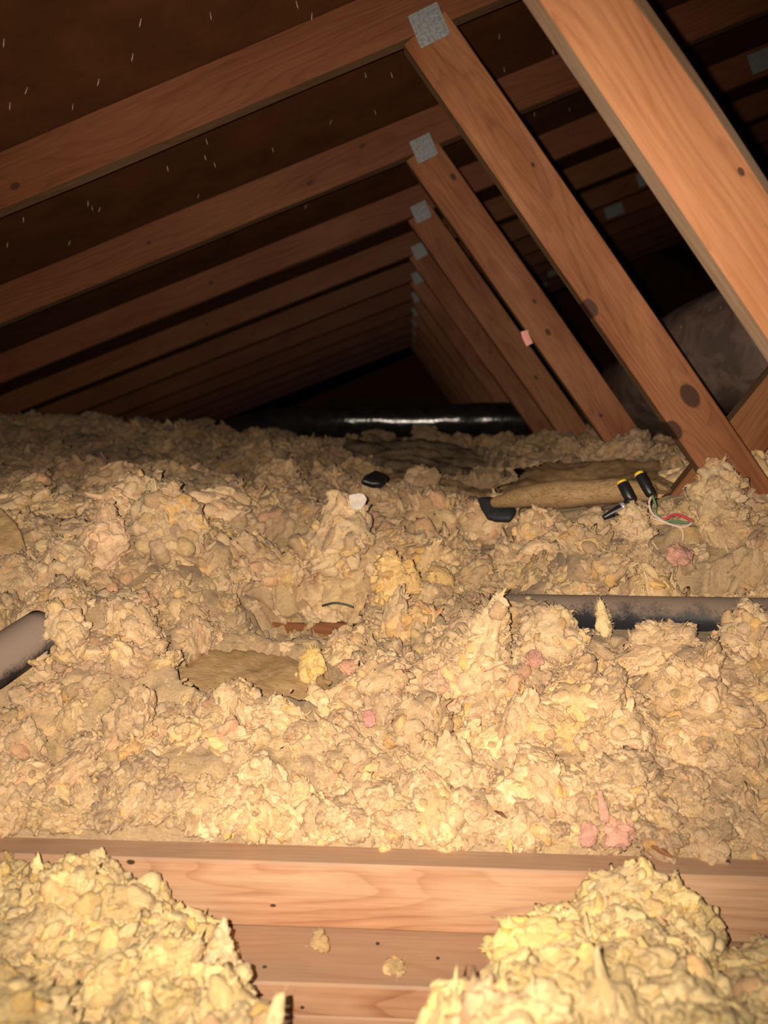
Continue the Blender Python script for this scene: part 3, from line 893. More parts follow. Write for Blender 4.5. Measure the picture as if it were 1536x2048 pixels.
def wool_relief(xy, front=False):
    """clods, nodules and crumbs on the smooth pile; returns height, sideways shift and piece hashes"""
    n = len(xy)
    q = np.column_stack([xy, np.zeros(n)])
    wx_ = xy + 0.030 * np.column_stack([noise3(q * 11, 1), noise3(q * 11, 2)]) + 0.008 * np.column_stack([noise3(q * 45, 7), noise3(q * 45, 8)])

    def dome(d, r_): return np.sqrt(np.clip(1 - (d / r_) ** 2, 0, 1))
    d0, c0 = cells2(wx_ * 6.5, 13); d1, c1 = cells2(wx_ * 14.0, 3); d2, c2_ = cells2(wx_ * 31.0, 4); d3, c3 = cells2(wx_ * 68.0, 5)
    k0, k1 = (1, 1) if not front else (0.6, 0.9)
    h = 0.014 * fbm(q * 5, 2, 9) + k0 * 0.046 * (dome(d0, .85) - .6) * (0.35 + c0) + k1 * 0.026 * (dome(d1, .8) - .5) * (0.3 + c1) + 0.011 * (dome(d2, .8) - .5) * (0.4 + 0.8 * c2_) + 0.0045 * (dome(d3, .8) - .5) + 0.0014 * fbm(q * 150, 2, 6)
    sx = 0.024 * np.column_stack([noise3(q * 13, 31), noise3(q * 13, 32)]) + 0.007 * np.column_stack([noise3(q * 45, 33), noise3(q * 45, 34)])
    return h, sx, 0.5 * c1 + 0.5 * c3, c2_


def mats_to_euler(R):
    y = -np.arcsin(np.clip(R[:, 2, 0], -1, 1))
    return np.column_stack([np.arctan2(R[:, 2, 1], R[:, 2, 2]), y, np.arctan2(R[:, 1, 0], R[:, 0, 0])])


def make_flakes(V, Nrm, n, smin, smax, r, front=False, wsel=None, lift=0.1, power=1.6, clod=False, tilt=0.4):
    p = None if wsel is None else wsel / wsel.sum()
    idx = r.choice(len(V), n, p=p)
    s = smin + (smax - smin) * r.random(n) ** power
    s = s * np.clip(V[idx, 1] / 1.15, 0.8, 1.45)
    if not front: s = np.minimum(s, np.maximum((V[idx, 1] - 0.836) * 1.15, 0.008))
    nn = Nrm[idx] + np.array([0, 0, 0.6]); nn /= np.linalg.norm(nn, axis=1)[:, None]
    pos = V[idx] + r.normal(size=(n, 3)) * 0.004 + nn * (s * (r.uniform(-0.45, lift, n) if not clod else r.uniform(-0.5, lift - 0.1, n)))[:, None]
    z_ = nn + r.normal(size=(n, 3)) * tilt; z_ /= np.linalg.norm(z_, axis=1)[:, None]
    x_ = np.cross(r.normal(size=(n, 3)), z_); x_ /= np.linalg.norm(x_, axis=1)[:, None]
    rot = mats_to_euler(np.stack([x_, np.cross(z_, x_), z_], 2))
    sc = s[:, None] * np.column_stack([r.uniform(0.85, 1.35, n), r.uniform(0.7, 1.1, n), r.uniform(0.65, 1.1, n)])
    fi = r.integers(N_FLAKE, N_FLAKE + N_CLOD, n) if clod else r.integers(0, N_FLAKE, n)
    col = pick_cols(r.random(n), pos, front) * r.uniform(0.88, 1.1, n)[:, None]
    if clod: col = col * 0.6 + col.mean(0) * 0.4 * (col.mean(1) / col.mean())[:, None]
    return pos, rot, sc, fi, col


def grid_normals(G):
    a = np.gradient(G, axis=0); b_ = np.gradient(G, axis=1)
    nn = np.cross(a, b_); nn /= np.linalg.norm(nn, axis=2)[..., None] + 1e-9
    nn[nn[..., 2] < 0] *= -1
    return nn


BATT_PX = {'brown': [(345, 1345, 1.16), (400, 1312, 1.22), (520, 1306, 1.25), (640, 1345, 1.20), (690, 1390, 1.14), (650, 1450, 1.06), (520, 1435, 1.05), (390, 1425, 1.06)],
           'amber': [(985, 995, 1.75), (1060, 945, 1.95), (1200, 925, 1.95), (1330, 935, 1.75), (1340, 985, 1.5), (1250, 1000, 1.5), (1100, 1015, 1.6)],
           'edge': [(-70, 1030, 1.34), (-10, 1015, 1.34), (30, 1050, 1.32), (54, 1100, 1.28), (30, 1120, 1.25), (-40, 1110, 1.24)],
           'kraft': [(640, 905, 2.35), (740, 880, 2.6), (880, 885, 2.7), (960, 920, 2.4), (1005, 985, 2.0), (900, 965, 2.05), (800, 945, 2.1), (720, 925, 2.2)],
           'strip': [(745, 945, 2.02), (850, 950, 2.0), (960, 975, 1.9), (1005, 995, 1.84), (950, 995, 1.82), (840, 972, 1.9), (760, 962, 1.95)],
           'scrap': [(955, 1000, 1.74), (990, 1000, 1.76), (1032, 1020, 1.70), (1020, 1040, 1.66), (975, 1035, 1.68)],
           'hollow': [(722, 965, 1.86), (750, 945, 1.92), (775, 955, 1.90), (762, 972, 1.86)]}
for k_ in ('kraft', 'strip', 'scrap', 'hollow'): BATT_PX[k_] = [(u_, v_, y_ * 1.15) for (u_, v_, y_) in BATT_PX[k_]]
BARE = [([at(*p_) for p_ in BATT_PX[k_]], o_) for k_, o_ in (('brown', .016), ('amber', .025), ('edge', .01), ('kraft', .03), ('strip', .012))]


# --- main bed: rows get finer towards the near chord
ys = np.concatenate([[0.8405, 0.8406], 0.841 * np.exp(np.arange(0, 560) * 0.0032), np.linspace(5.1, 8.6, 40)])
ss = np.linspace(-1.25, 1.25, 640)
XX = (ss[None, :] * (0.35 + 0.78 * ys[:, None])); YY = np.repeat(ys[:, None], len(ss), 1)
xy = np.column_stack([XX.ravel(), YY.ravel()])
h, sx, hs, hs2 = wool_relief(xy)
zb = shepard(BED, xy)
fade = np.clip((xy[:, 1] - 0.838) / 0.07, 0.15, 1) * np.clip(0.75 + xy[:, 1] * 0.25, 0.9, 1.7)
hole = np.exp(-(((xy[:, 0] + 0.18) / 0.10) ** 2 + ((xy[:, 1] - 1.40) / 0.05) ** 2))    # dug-out spot that bares a chord
z = zb + h * fade * (1 - 0.8 * hole) - 0.02 * hole
xyd = xy + sx * fade[:, None]
xyd[:, 1] = np.maximum(xyd[:, 1], 0.8495)
near = np.exp(-((xy[:, 1] - 0.84) / 0.035) ** 2)
z = z + near * 0.016
z[xy[:, 1] < 0.8406] = 0.0; xyd[xy[:, 1] < 0.8408, 1] = 0.8492                  # skirt down behind the chord
bare = np.zeros(len(xy), bool)
for (O_, off_) in BARE:                                                         # hollows where batts and paper lie bare
    O_ = np.array(O_); A_ = np.column_stack([O_[:, :2], np.ones(len(O_))]); pl_ = np.linalg.lstsq(A_, O_[:, 2], rcond=None)[0]
    ins = np.zeros(len(xy), bool)
    for i_ in range(len(O_)):
        a_, b2_ = O_[i_], O_[(i_ + 1) % len(O_)]
        ins ^= ((a_[1] > xyd[:, 1]) != (b2_[1] > xyd[:, 1])) & (xyd[:, 0] < (b2_[0] - a_[0]) * (xyd[:, 1] - a_[1]) / (b2_[1] - a_[1] + 1e-12) + a_[0])
    pz = xyd @ pl_[:2] + pl_[2]
    z = np.where(ins, np.minimum(z, pz - off_), z)
    cen_ = O_[:, :2].mean(0); G_ = (O_[:, :2] - cen_) * 1.12 + cen_; G_[:, 1] -= 0.012          # clods keep clear of the piece and of the view onto it
    big_ = np.zeros(len(xy), bool)
    for i_ in range(len(G_)):
        a_, b2_ = G_[i_], G_[(i_ + 1) % len(G_)]
        big_ ^= ((a_[1] > xyd[:, 1]) != (b2_[1] > xyd[:, 1])) & (xyd[:, 0] < (b2_[0] - a_[0]) * (xyd[:, 1] - a_[1]) / (b2_[1] - a_[1] + 1e-12) + a_[0])
    z = np.where(big_ & ~ins, np.minimum(z, pz), z)
    bare |= big_
z = np.minimum(z, ZR + SL * xyd[:, 0] - 0.01)
z = np.maximum(z, 0.0)
def sstep(v_, a0, a1):
    t_ = np.clip((v_ - a0) / (a1 - a0), 0, 1); return t_ * t_ * (3 - 2 * t_)
wob = 0.012 * fbm(np.column_stack([xy * 30, np.zeros(len(xy))]), 3, 91)
rw = np.hypot((xyd[:, 0] - at(1340, 1036, 1.345)[0]) / 1.5, xyd[:, 1] - 1.34) + wob                  # clear spot around the wires
wr = rw < 0.05; ww = 1 - sstep(rw, 0.03, 0.085)
z = z - ww * np.maximum(z - at(1350, 1062, 1.335)[2] - 0.25 * h, 0)
rd = np.maximum(np.abs(xyd[:, 0] + 0.18) - 0.065, 0) + np.maximum(np.abs(xyd[:, 1] - 1.37) - 0.06, 0) + wob   # dug-out spot that bares the chord
wd = 1 - sstep(rd, 0.0, 0.06)
z = z - wd * np.maximum(z - np.where(xyd[:, 1] < 1.402, 0.158, 0.186) - 0.2 * h, 0)
near_dug = (xyd[:, 0] > -0.29) & (xyd[:, 0] < -0.08) & (xyd[:, 1] > 1.25) & (xyd[:, 1] < 1.46)
inx = xyd[:, 0] > 0.24
z = np.where(inx & (xyd[:, 1] > 1.08) & (xyd[:, 1] < 1.2), np.minimum(z, 0.247), z)          # pipe trench
z = np.where(inx & (xyd[:, 1] >= 1.2) & (xyd[:, 1] < 1.27), np.minimum(z, 0.285), z)
z = np.where((np.abs(xyd[:, 0]) < 0.8) & (xyd[:, 1] > 2.85) & (xyd[:, 1] < 3.8), np.minimum(z, 0.455), z)   # flat spot under the small duct
V = np.column_stack([xyd, z])
nr, nc = len(ys), len(ss)
ii = (np.arange(nr - 1)[:, None] * nc + np.arange(nc - 1)[None, :]).ravel()
T = np.column_stack([ii, ii + 1, ii + nc + 1, ii + nc])
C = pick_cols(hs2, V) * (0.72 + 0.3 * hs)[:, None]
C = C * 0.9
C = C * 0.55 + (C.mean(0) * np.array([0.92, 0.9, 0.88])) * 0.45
NR = grid_normals(V.reshape(nr, nc, 3)).reshape(-1, 3)
sel = (np.abs(xy[:, 0]) < 0.62 * xy[:, 1] + 0.45) & (xy[:, 1] < 3.6) & (xy[:, 1] > 0.853)
keep = 1 - np.clip(1.6 * np.exp(-(((xy[:, 0] + 0.185) / 0.105) ** 2 + ((xy[:, 1] - 1.355) / 0.08) ** 2)), 0, 1)
pipe_gap = 1 - 1.0 * ((xyd[:, 0] > 0.2) & (np.abs(xyd[:, 1] - 1.18) < 0.07))
pa_, pb_ = np.array(a_pipe[:2]), np.array(b_pipe[:2]); ab_ = pb_ - pa_
tt_ = np.clip(((xyd - pa_) @ ab_) / (ab_ @ ab_), 0, 1)
pipe_gap = pipe_gap * (np.linalg.norm(xyd - pa_ - tt_[:, None] * ab_, axis=1) > 0.02)
cell = np.repeat(np.gradient(ys), nc) * (0.35 + 0.78 * xy[:, 1]) * 200.0            # ground area each grid point stands for
keep = 1
vis = cell * sel * keep * pipe_gap * ~bare * ~wr * ~near_dug * np.clip(1.25 / xy[:, 1], 0, 1.2) ** 2.2
visf = cell * sel * np.maximum(pipe_gap, 0.3) * (1 - 0.93 * bare) * np.clip(1.25 / xy[:, 1], 0, 1.2) ** 2.2
edge = ((xyd[:, 1] > 0.852) & (xyd[:, 1] < 0.90) & sel).astype(float)
sets = [make_flakes(V, NR, 7600, 0.004, 0.012, rng, wsel=visf), make_flakes(V, NR, 3100, 0.015, 0.054, rng, wsel=vis, clod=True, power=1.9), make_flakes(V, NR, 600, 0.020, 0.036, rng, wsel=edge, clod=True, lift=0.35), make_flakes(V, NR, 300, 0.006, 0.013, rng, wsel=edge, lift=0.3)]
FP, FR, FS, FI, FC = [np.concatenate(k) for k in zip(*sets)]
bed = wool_object('loose_insulation', V, T, C, FP, FR, FS, FI, FC)
tag(bed, 'deep uneven bed of loose yellow mineral wool filling the attic floor', 'insulation', kind='stuff')


def surf(x, y):
    d = (xyd[:, 0] - x) ** 2 + (xyd[:, 1] - y) ** 2
    return z[np.argmin(d)]


# --- the two foreground heaps in front of the chord
def heap(name, outline_px, ctrl_px, label, seed, nf):
    O = np.array([at(*p)[:2] for p in outline_px])
    ctrl = [tuple(at(*p)) for p in ctrl_px]
    x0, x1 = O[:, 0].min() - .03, O[:, 0].max() + .03; y0, y1 = O[:, 1].min() - .03, min(O[:, 1].max() + .03, 0.795)
    gx, gy = np.linspace(x0, x1, int((x1 - x0) / 0.0032)), np.linspace(y0, y1, int((y1 - y0) / 0.0032))
    A, B = np.meshgrid(gx, gy); q = np.column_stack([A.ravel(), B.ravel()])
    # signed distance to the outline (positive inside)
    n = len(O); inside = np.zeros(len(q), bool); dist = np.full(len(q), 9.0)
    for i in range(n):
        a, b_ = O[i], O[(i + 1) % n]
        ab = b_ - a; t_ = np.clip(((q - a) @ ab) / (ab @ ab), 0, 1)
        dist = np.minimum(dist, np.linalg.norm(q - a - t_[:, None] * ab, axis=1))
        c_ = ((a[1] > q[:, 1]) != (b_[1] > q[:, 1])) & (q[:, 0] < (b_[0] - a[0]) * (q[:, 1] - a[1]) / (b_[1] - a[1] + 1e-12) + a[0])
        inside ^= c_
    sd = np.where(inside, dist, -dist) + 0.008 * fbm(np.column_stack([q * 40, np.zeros(len(q))]), 3, seed)
    h_, s_, hh, hh2 = wool_relief(q + seed * 3.1, True)
    zz = shepard(ctrl, q, 0.04) + h_ * 0.9 - 0.014
    m = np.clip((sd + 0.004) / 0.05, 0, 1); m = np.sqrt(1 - (1 - m) ** 2)
    base = -0.068
    zz = base + (zz - base) * m
    Q = q + s_ * 0.7
    Q[:, 1] = np.minimum(Q[:, 1], 0.806)
    # over the plate and the chord's face the wool only leans, never enters the wood
    Vh = np.column_stack([Q, zz])
    keepv = sd > -0.004
    nr_, nc_ = len(gy), len(gx)
    i2 = (np.arange(nr_ - 1)[:, None] * nc_ + np.arange(nc_ - 1)[None, :]).ravel()
    Tq = np.column_stack([i2, i2 + 1, i2 + nc_ + 1, i2 + nc_])
    Tq = Tq[keepv[Tq].all(1)]
    used = np.unique(Tq); remap = np.full(len(Vh), -1); remap[used] = np.arange(len(used))
    NRh = grid_normals(Vh.reshape(nr_, nc_, 3)).reshape(-1, 3)[used]
    Ch = pick_cols(hh2, Vh, True) * (0.78 + 0.28 * hh)[:, None]
    Ch = (Ch * 0.6 + Ch.mean(0) * 0.4)[used]
    Vu = Vh[used]
    r = np.random.default_rng(seed)
    s1 = make_flakes(Vu, NRh, nf // 2, 0.005, 0.016, r, True)
    s2 = make_flakes(Vu, NRh, nf // 4, 0.024, 0.055, r, True, clod=True)
    fl_ = [np.concatenate(k) for k in zip(s1, s2)]
    ok = (fl_[0][:, 1] + fl_[2].max(1) * 0.8 < 0.80) | (fl_[0][:, 2] > 0.085)
    fl_ = [f[ok] for f in fl_]
    o = wool_object(name, Vu, remap[Tq], Ch, *fl_)
    tag(o, label, 'insulation', kind='stuff')
    return Vu


LH = heap('insulation_heap', [(-250, 1700, .78), (60, 1725, .785), (190, 1722, .775), (280, 1775, .77), (350, 1840, .75), (365, 1900, .72), (430, 1945, .675), (460, 2010, .62), (550, 2080, .54), (420, 2250, .46), (-250, 2250, .46)],
          [(-200, 1735, .76), (0, 1745, .77), (100, 1790, .75), (190, 1728, .765), (250, 1790, .75), (340, 1810, .745), (370, 1850, .73), (150, 1880, .69), (0, 1850, .70), (-200, 1850, .70), (300, 1900, .69), (420, 1950, .66), (440, 2000, .62), (160, 1985, .63),
           (0, 1980, .62), (-200, 1980, .62), (300, 2020, .60), (500, 2060, .555), (300, 2120, .53), (0, 2120, .53), (-200, 2150, .53), (400, 2200, .49), (100, 2250, .47)],
          'pale yellow wool heap in the bottom left corner, blurred at the bottom', 3, 1500)
RH = heap('insulation_heap', [(1150, 1745, .785), (1210, 1735, .785), (1350, 1722, .785), (1375, 1790, .775), (1420, 1860, .755), (1500, 1905, .735), (1600, 1960, .71), (1800, 2000, .68), (1800, 2300, .45), (700, 2300, .45), (860, 2100, .53), (945, 2025, .595), (1015, 1960, .655), (1085, 1895, .715), (1125, 1835, .75)],
          [(1100, 1765, .775), (1200, 1745, .775), (1340, 1732, .775), (1250, 1790, .745), (1150, 1840, .725), (1350, 1830, .74), (1250, 1890, .68), (1100, 1900, .69), (1400, 1910, .70), (1490, 1940, .70), (1180, 1950, .63), (1030, 1965, .64), (1300, 1960, .62), (950, 2020, .59), (1150, 2030, .56),
           (1350, 2030, .56), (1500, 2030, .60), (900, 2090, .54), (1100, 2120, .50), (1400, 2130, .50), (1700, 2080, .58), (900, 2250, .46), (1300, 2280, .45), (1700, 2250, .48)],
          'bright yellow wool heap in the bottom right corner, spilling over the beam', 7, 1700)


# --- where a line of sight meets the wool, so that small finds lie on it
bpy.context.view_layer.update()
DG = bpy.context.evaluated_depsgraph_get()


def hit(u, v):
    d = RW @ np.array([u - CX, -(v - CY), -F])
    ok, loc, *_ = scene.ray_cast(DG, Vector((0, 0, EYE)), Vector(d).normalized())
    return np.array(loc) if ok else at(u, v, 1.2)


# --- single tufts that can be picked out
def tuft(label, top, base, Y, w_px, kind=3, col=None, seed=0, lean=0.0, depth=0.8, flakes=50, taper=0.0, fz=500, group=None, name='wool_tuft', fsize=0.13, tone=1.0, front=False):
    """a torn piece of wool from its top pixel to its base pixel at distance Y"""
    if Y is None: Y = hit(*base)[1] - 0.004
    pt_, pb = at(top[0], top[1], Y), at(base[0], base[1], Y - 0.02)
    H = pt_[2] - pb[2]; W = w_px * Y / F
    r = np.random.default_rng(seed + 500)
    V0, T0 = ICO4 if w_px < 100 else ICO5
    o = r.uniform(-40, 40, 3)
    rr = 0.80 + 0.26 * noise3(V0 * 1.2 + o, seed) + 0.22 * billow(V0 * 1.9 + o, 3, seed, 0.5) + 0.07 * billow(V0 * 6 + o, 2, seed) + 0.02 * fbm(V0 * 14 + o, 2, seed)
    if kind == 0: rr = 0.9 + 0.12 * noise3(V0 * 1.3 + o, seed) + 0.12 * billow(V0 * 3 + o, 3, seed) + 0.02 * fbm(V0 * 11 + o, 2, seed)
    B = V0 * rr[:, None]
    B /= np.abs(B).max(0)
    hz = (B[:, 2] + 1) / 2
    tp = 1 - taper * hz ** 1.2
    B = np.column_stack([B[:, 0] * W / 2 * tp, B[:, 1] * W / 2 * depth * tp, hz * H * 1.25 - H * 0.25])
    B[:, 0] += (pt_[0] - pb[0]) * np.clip(hz, 0, 1) ** 1.3 + 0.08 * W * np.sin(hz * 5 + o[0]) * (1 - hz)
    B[:, 1] += 0.02 * hz
    tint = np.array(col) if col is not None else None
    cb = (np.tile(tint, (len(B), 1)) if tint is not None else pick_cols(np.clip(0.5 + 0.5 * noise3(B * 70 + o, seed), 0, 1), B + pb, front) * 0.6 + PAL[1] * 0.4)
    cb = cb * (0.9 + 0.16 * noise3(B * 90 + o, seed + 1))[:, None]
    V_, T_, FB, I = clothe(B, T0, flakes, (fsize * W * 0.7, fsize * W * 1.6), r)
    nb = len(B); pcs = I[nb:]
    pc = (np.tile(tint, (flakes, 1)) if tint is not None else pick_cols(r.random(flakes), np.tile(pb, (flakes, 1)), front) * 0.7 + PAL[1] * 0.3)
    CC = [cb * 0.94, pc[pcs] * piece_tints(I, r)[nb:]]
    if fz:
        FV, FT = fuzz(V_, T_, fz, 0.010 * max(1, Y), 0.00022 * Y, r)
        CC.append(np.tile(PAL[1] * 0.95, (len(FV), 1))); T_ = np.concatenate([T_, FT + len(V_)]); V_ = np.concatenate([V_, FV]); FB = np.concatenate([FB, FV * 300])
    me = np_mesh(name, V_, T_, True, np.concatenate(CC) * tone, fib=FB)
    o_ = link(name, me, WOOL); o_.location = pb
    tag(o_, label, 'insulation', group)
    return o_


PINK = (0.74, 0.40, 0.31); CREAM = (0.84, 0.64, 0.36); YEL = (0.84, 0.54, 0.16); TANC = (0.66, 0.45, 0.23); SMOOTH = (0.80, 0.53, 0.22)
tuft('tall spiky peak of torn wool standing up right of centre', (1000, 1178), (935, 1420), 1.09, 200, seed=1, taper=0.80, flakes=210, fz=9000, fsize=0.075)
tuft('pinkish shoulder of wool at the foot of the tall spiky peak', (885, 1330), (880, 1430), 1.07, 110, seed=2, taper=0.3, col=(0.76, 0.50, 0.33), flakes=45)
tuft('curled wool lobe hanging off the right side of the tall peak', (1035, 1290), (1030, 1370), 1.10, 64, seed=3, taper=0.2, flakes=25)
tuft('furry wool knob standing at the front edge of the brown batt', (450, 1362), (440, 1440), 1.02, 75, seed=4, taper=0.35, flakes=24, fz=2500)
tuft('ragged wool clod with a crooked arm right of the furry knob', (560, 1385), (530, 1510), 1.0, 120, seed=5, taper=0.45, flakes=110, fz=2500, fsize=0.08)
tuft('broad fluffy wool clod below the brown batt, left of centre', (450, 1425), (450, 1600), 0.97, 230, seed=6, taper=0.35, flakes=140, fz=2500, fsize=0.065)
tuft('rounded pale wool nodule sitting alone in the middle foreground', (815, 1522), (805, 1600), 0.96, 78, seed=7, taper=0.25, col=CREAM, flakes=50, fz=900, fsize=0.1)
tuft('high rounded wool mound with a curled strand on the left', (335, 962), (335, 1100), 1.42, 220, seed=8, taper=0.3, flakes=130, fsize=0.075, fz=2500)
tuft('upright pinkish cream wool lump left of the high rounded mound', (215, 1000), (215, 1130), 1.32, 120, seed=9, taper=0.2, col=(0.80, 0.56, 0.36), flakes=80, fz=2000, fsize=0.09)
tuft('yellow-topped wool lump beside the left edge', (120, 1062), (135, 1160), 1.26, 130, seed=10, taper=0.3, flakes=70, fz=1000, fsize=0.09)
tuft('wool pyramid carrying a white scrap near the centre', (700, 982), (665, 1130), 1.5, 210, seed=11, taper=0.6, flakes=90, fsize=0.08, fz=1500)
tuft('domed golden wool lump in the middle of the picture', (780, 1098), (790, 1200), 1.33, 120, seed=12, taper=0.2, col=(0.82, 0.56, 0.25), flakes=70, fz=800, fsize=0.09)
tuft('smooth flat-faced wool chunk right of the domed lump', (875, 1130), (875, 1200), 1.36, 92, kind=0, seed=13, taper=0.2, col=SMOOTH, flakes=6, fz=300)
tuft('wool clump heaped against the foot of the knotty web', (1440, 915), (1450, 1035), 1.36, 135, seed=14, taper=0.4, flakes=80, fz=1500, fsize=0.09)
tuft('wool pyramid in front of the coloured wires', (1272, 1002), (1265, 1080), 1.30, 92, seed=15, taper=0.6, flakes=60, fz=900, fsize=0.09)
tuft('tan wool lump left of the black cable ends', (1065, 1012), (1068, 1085), 1.52, 84, seed=16, taper=0.25, col=(0.74, 0.52, 0.30), flakes=35)
tuft('thin upright wool sliver leaning on the black pipe', (1197, 1192), (1212, 1262), 1.13, 40, seed=17, taper=0.6, col=(0.78, 0.60, 0.32), flakes=8)
tuft('wool chunk covering the left end of the black pipe', (1110, 1208), (1110, 1320), 1.125, 165, seed=18, taper=0.25, flakes=120, fsize=0.075, fz=1500)
tuft('tall wool bank burying the black pipe at the right edge', (1505, 1196), (1500, 1345), 1.12, 200, seed=19, taper=0.4, flakes=130, fz=2500, fsize=0.075)
tuft('yellow crumbly wool lump in front of the black pipe middle', (1300, 1240), (1310, 1330), 1.10, 110, seed=20, taper=0.3, flakes=80, fz=1200, fsize=0.08)
tuft('bright yellow wool piece at the back corner of the brown batt', (622, 1290), (622, 1355), 1.17, 62, seed=21, taper=0.2, col=(0.86, 0.62, 0.26), flakes=26)
tuft('pink wool ball with a twisted neck near the front beam', (1235, 1632), (1238, 1690), None, 66, seed=22, taper=0.1, col=PINK, flakes=24, fz=600)
tuft('small pink wool puff beside the larger pink ball', (1178, 1640), (1180, 1690), None, 44, seed=23, taper=0.2, col=PINK, flakes=16, fz=300)
tuft('twisted pink strand above the pink wool ball', (1200, 1575), (1210, 1640), None, 26, seed=24, taper=0.5, col=(0.72, 0.43, 0.33), flakes=4, fz=100)
tuft('small pink wool wad behind the curled lobe right of centre', (1068, 1296), (1070, 1330), None, 38, seed=25, col=PINK, flakes=12, fz=100)
tuft('tiny bright pink wool bit right of the brown batt', (738, 1418), (738, 1450), None, 26, seed=26, col=(0.80, 0.38, 0.34), flakes=8, fz=60)
tuft('salmon pink wool bit by the grey strands near centre', (696, 1318), (696, 1345), None, 36, seed=27, col=(0.80, 0.42, 0.28), flakes=10, fz=60)
tuft('dull pink wool smudge in the slope right of the wires', (1358, 1090), (1360, 1125), None, 58, seed=28, col=(0.66, 0.36, 0.27), flakes=20, fz=60)
tuft('knobbly cream wool lump below the tall peak', (985, 1445), (975, 1530), 1.0, 120, seed=29, taper=0.35, col=CREAM, flakes=90, fz=700, fsize=0.08)
tuft('sagging yellow wool shelf at the right above the pink ball', (1270, 1540), (1275, 1600), 0.95, 130, seed=30, taper=0.15, col=(0.82, 0.61, 0.31), flakes=80, fsize=0.08)
tuft('mauve dusty wool wad on the dark left slope', (205, 915), (205, 985), 2.3, 120, seed=31, taper=0.2, col=(0.42, 0.235, 0.19), flakes=50, fz=200)
tuft('brownish wool hump on the left skyline at the frame edge', (30, 830), (40, 900), 3.15, 120, seed=32, taper=0.35, col=(0.47, 0.32, 0.22), flakes=50, fz=200)
tuft('pointed tan wool hump on the left skyline', (152, 838), (155, 900), 3.15, 66, seed=33, taper=0.55, col=(0.62, 0.44, 0.23), flakes=35, fz=200)
tuft('dim wool hump on the skyline between the left hump and the duct', (345, 845), (345, 900), 3.15, 90, seed=34, taper=0.35, col=(0.52, 0.38, 0.21), flakes=40, fz=200)
tuft('low wool hump on the skyline just left of the shiny duct', (560, 878), (555, 925), 2.6, 80, seed=35, taper=0.4, col=(0.55, 0.40, 0.22), flakes=35, fz=200)
tuft('wool wad heaped over the buried end of the grey-brown pipe', (125, 1205), (140, 1290), 1.06, 95, seed=37, taper=0.3, flakes=45)
# foreground
tuft('pointed pale peak of the left foreground heap', (188, 1700), (185, 1790), 0.752, 95, seed=40, taper=0.55, flakes=60, front=True, fz=300, fsize=0.1)
tuft('leaning wool horn with a pink streak right of the left heap', (450, 1835), (425, 1990), 0.66, 130, seed=41, taper=0.72, flakes=60, front=True, fz=300, col=(0.80, 0.60, 0.36), fsize=0.09)
tuft('blurred yellow wedge of wool pointing right at the bottom left', (490, 1950), (400, 2010), 0.61, 150, seed=42, taper=0.4, flakes=26, front=True, fz=100)
tuft('blurred pale wool finger standing at the bottom edge', (562, 1975), (540, 2090), 0.545, 50, kind=0, seed=43, taper=0.35, flakes=5, front=True, fz=60, col=(0.86, 0.68, 0.38))
tuft('flat yellow wool crown lying over the beam on the right heap', (1270, 1735), (1240, 1830), 0.752, 220, seed=44, taper=0.25, flakes=110, front=True, fz=400, fsize=0.075)
tuft('small wool crumb lying on the bare plate left of centre', (640, 1862), (640, 1900), 0.765, 52, seed=45, taper=0.4, flakes=8, col=TANC, fz=80)
tuft('curved flake of wool lying on the bare plate right of centre', (790, 1912), (790, 1945), 0.745, 54, seed=46, taper=0.3, flakes=8, col=TANC, fz=80)
tuft('long narrow roll of wool along the left flank of the right heap', (1060, 1890), (880, 2060), 0.61, 95, kind=0, seed=47, taper=0.3, flakes=14, front=True, fz=150, col=(0.82, 0.62, 0.30))


bpy.context.view_layer.update()
DG = bpy.context.evaluated_depsgraph_get()


# --- batts, paper, dark scraps and the shade patch of a hollow
def patch(name, label, cat, px, thick, mat, seed, **kw):
    if kw.pop('on_top', False):                       # lay it on whatever wool is seen there
        px = [(u_, v_, y_) for (u_, v_, y_) in px]; mu = np.mean([p[:2] for p in px], 0)
        k_ = (min(hit(*p[:2])[1] for p in px) - 0.006) / np.mean([p[2] for p in px]); px = [(u_, v_, y_ * k_) for (u_, v_, y_) in px]
    O = [at(*p) for p in px]; cen = np.mean(O, 0)
    me = patch_mesh(name, [o - cen for o in O], thick, seed, **kw)
    o = link(name, me, mat); o.location = cen
    return tag(o, label, cat)


patch('insulation_batt', 'brown fibrous batt offcut lying bare left of centre', 'insulation', BATT_PX['brown'], 0.018, BATT, 1, bump=0.0045, rag=0.03, freq=24, rings=22, n=150)
patch('insulation_batt', 'long amber batt lying in the valley before the web feet', 'insulation', BATT_PX['amber'], 0.03, BATT_DARK, 2, bump=0.012, rag=0.03, freq=14, rings=22, n=150)
lip = link('insulation_batt', tube_mesh('batt_lip', [at(985, 1005, 1.62), at(1060, 992, 1.57), at(1140, 988, 1.53), at(1230, 982, 1.49), at(1310, 984, 1.45)], [0.010, 0.022, 0.027, 0.026, 0.015], 24, True, 0.16, 12, dense=10), BATT_DARK)
tag(lip, 'rolled tan front lip of wool batt behind the black cable ends', 'insulation')
patch('insulation_batt', 'amber curved batt end poking in at the left edge', 'insulation', BATT_PX['edge'], 0.03, BATT, 3, bump=0.004)
patch('kraft_paper', 'crumpled dark kraft paper lying in front of the shiny duct', 'paper', BATT_PX['kraft'], 0.012, KRAFT, 4, bump=0.028, freq=14, fold=(0.35, 1.3, 1), rings=26, n=140)
patch('kraft_paper', 'narrow dusty paper strip edging the dark gap near centre', 'paper', BATT_PX['strip'], 0.014, BATT_DARK, 5, bump=0.012, freq=20)
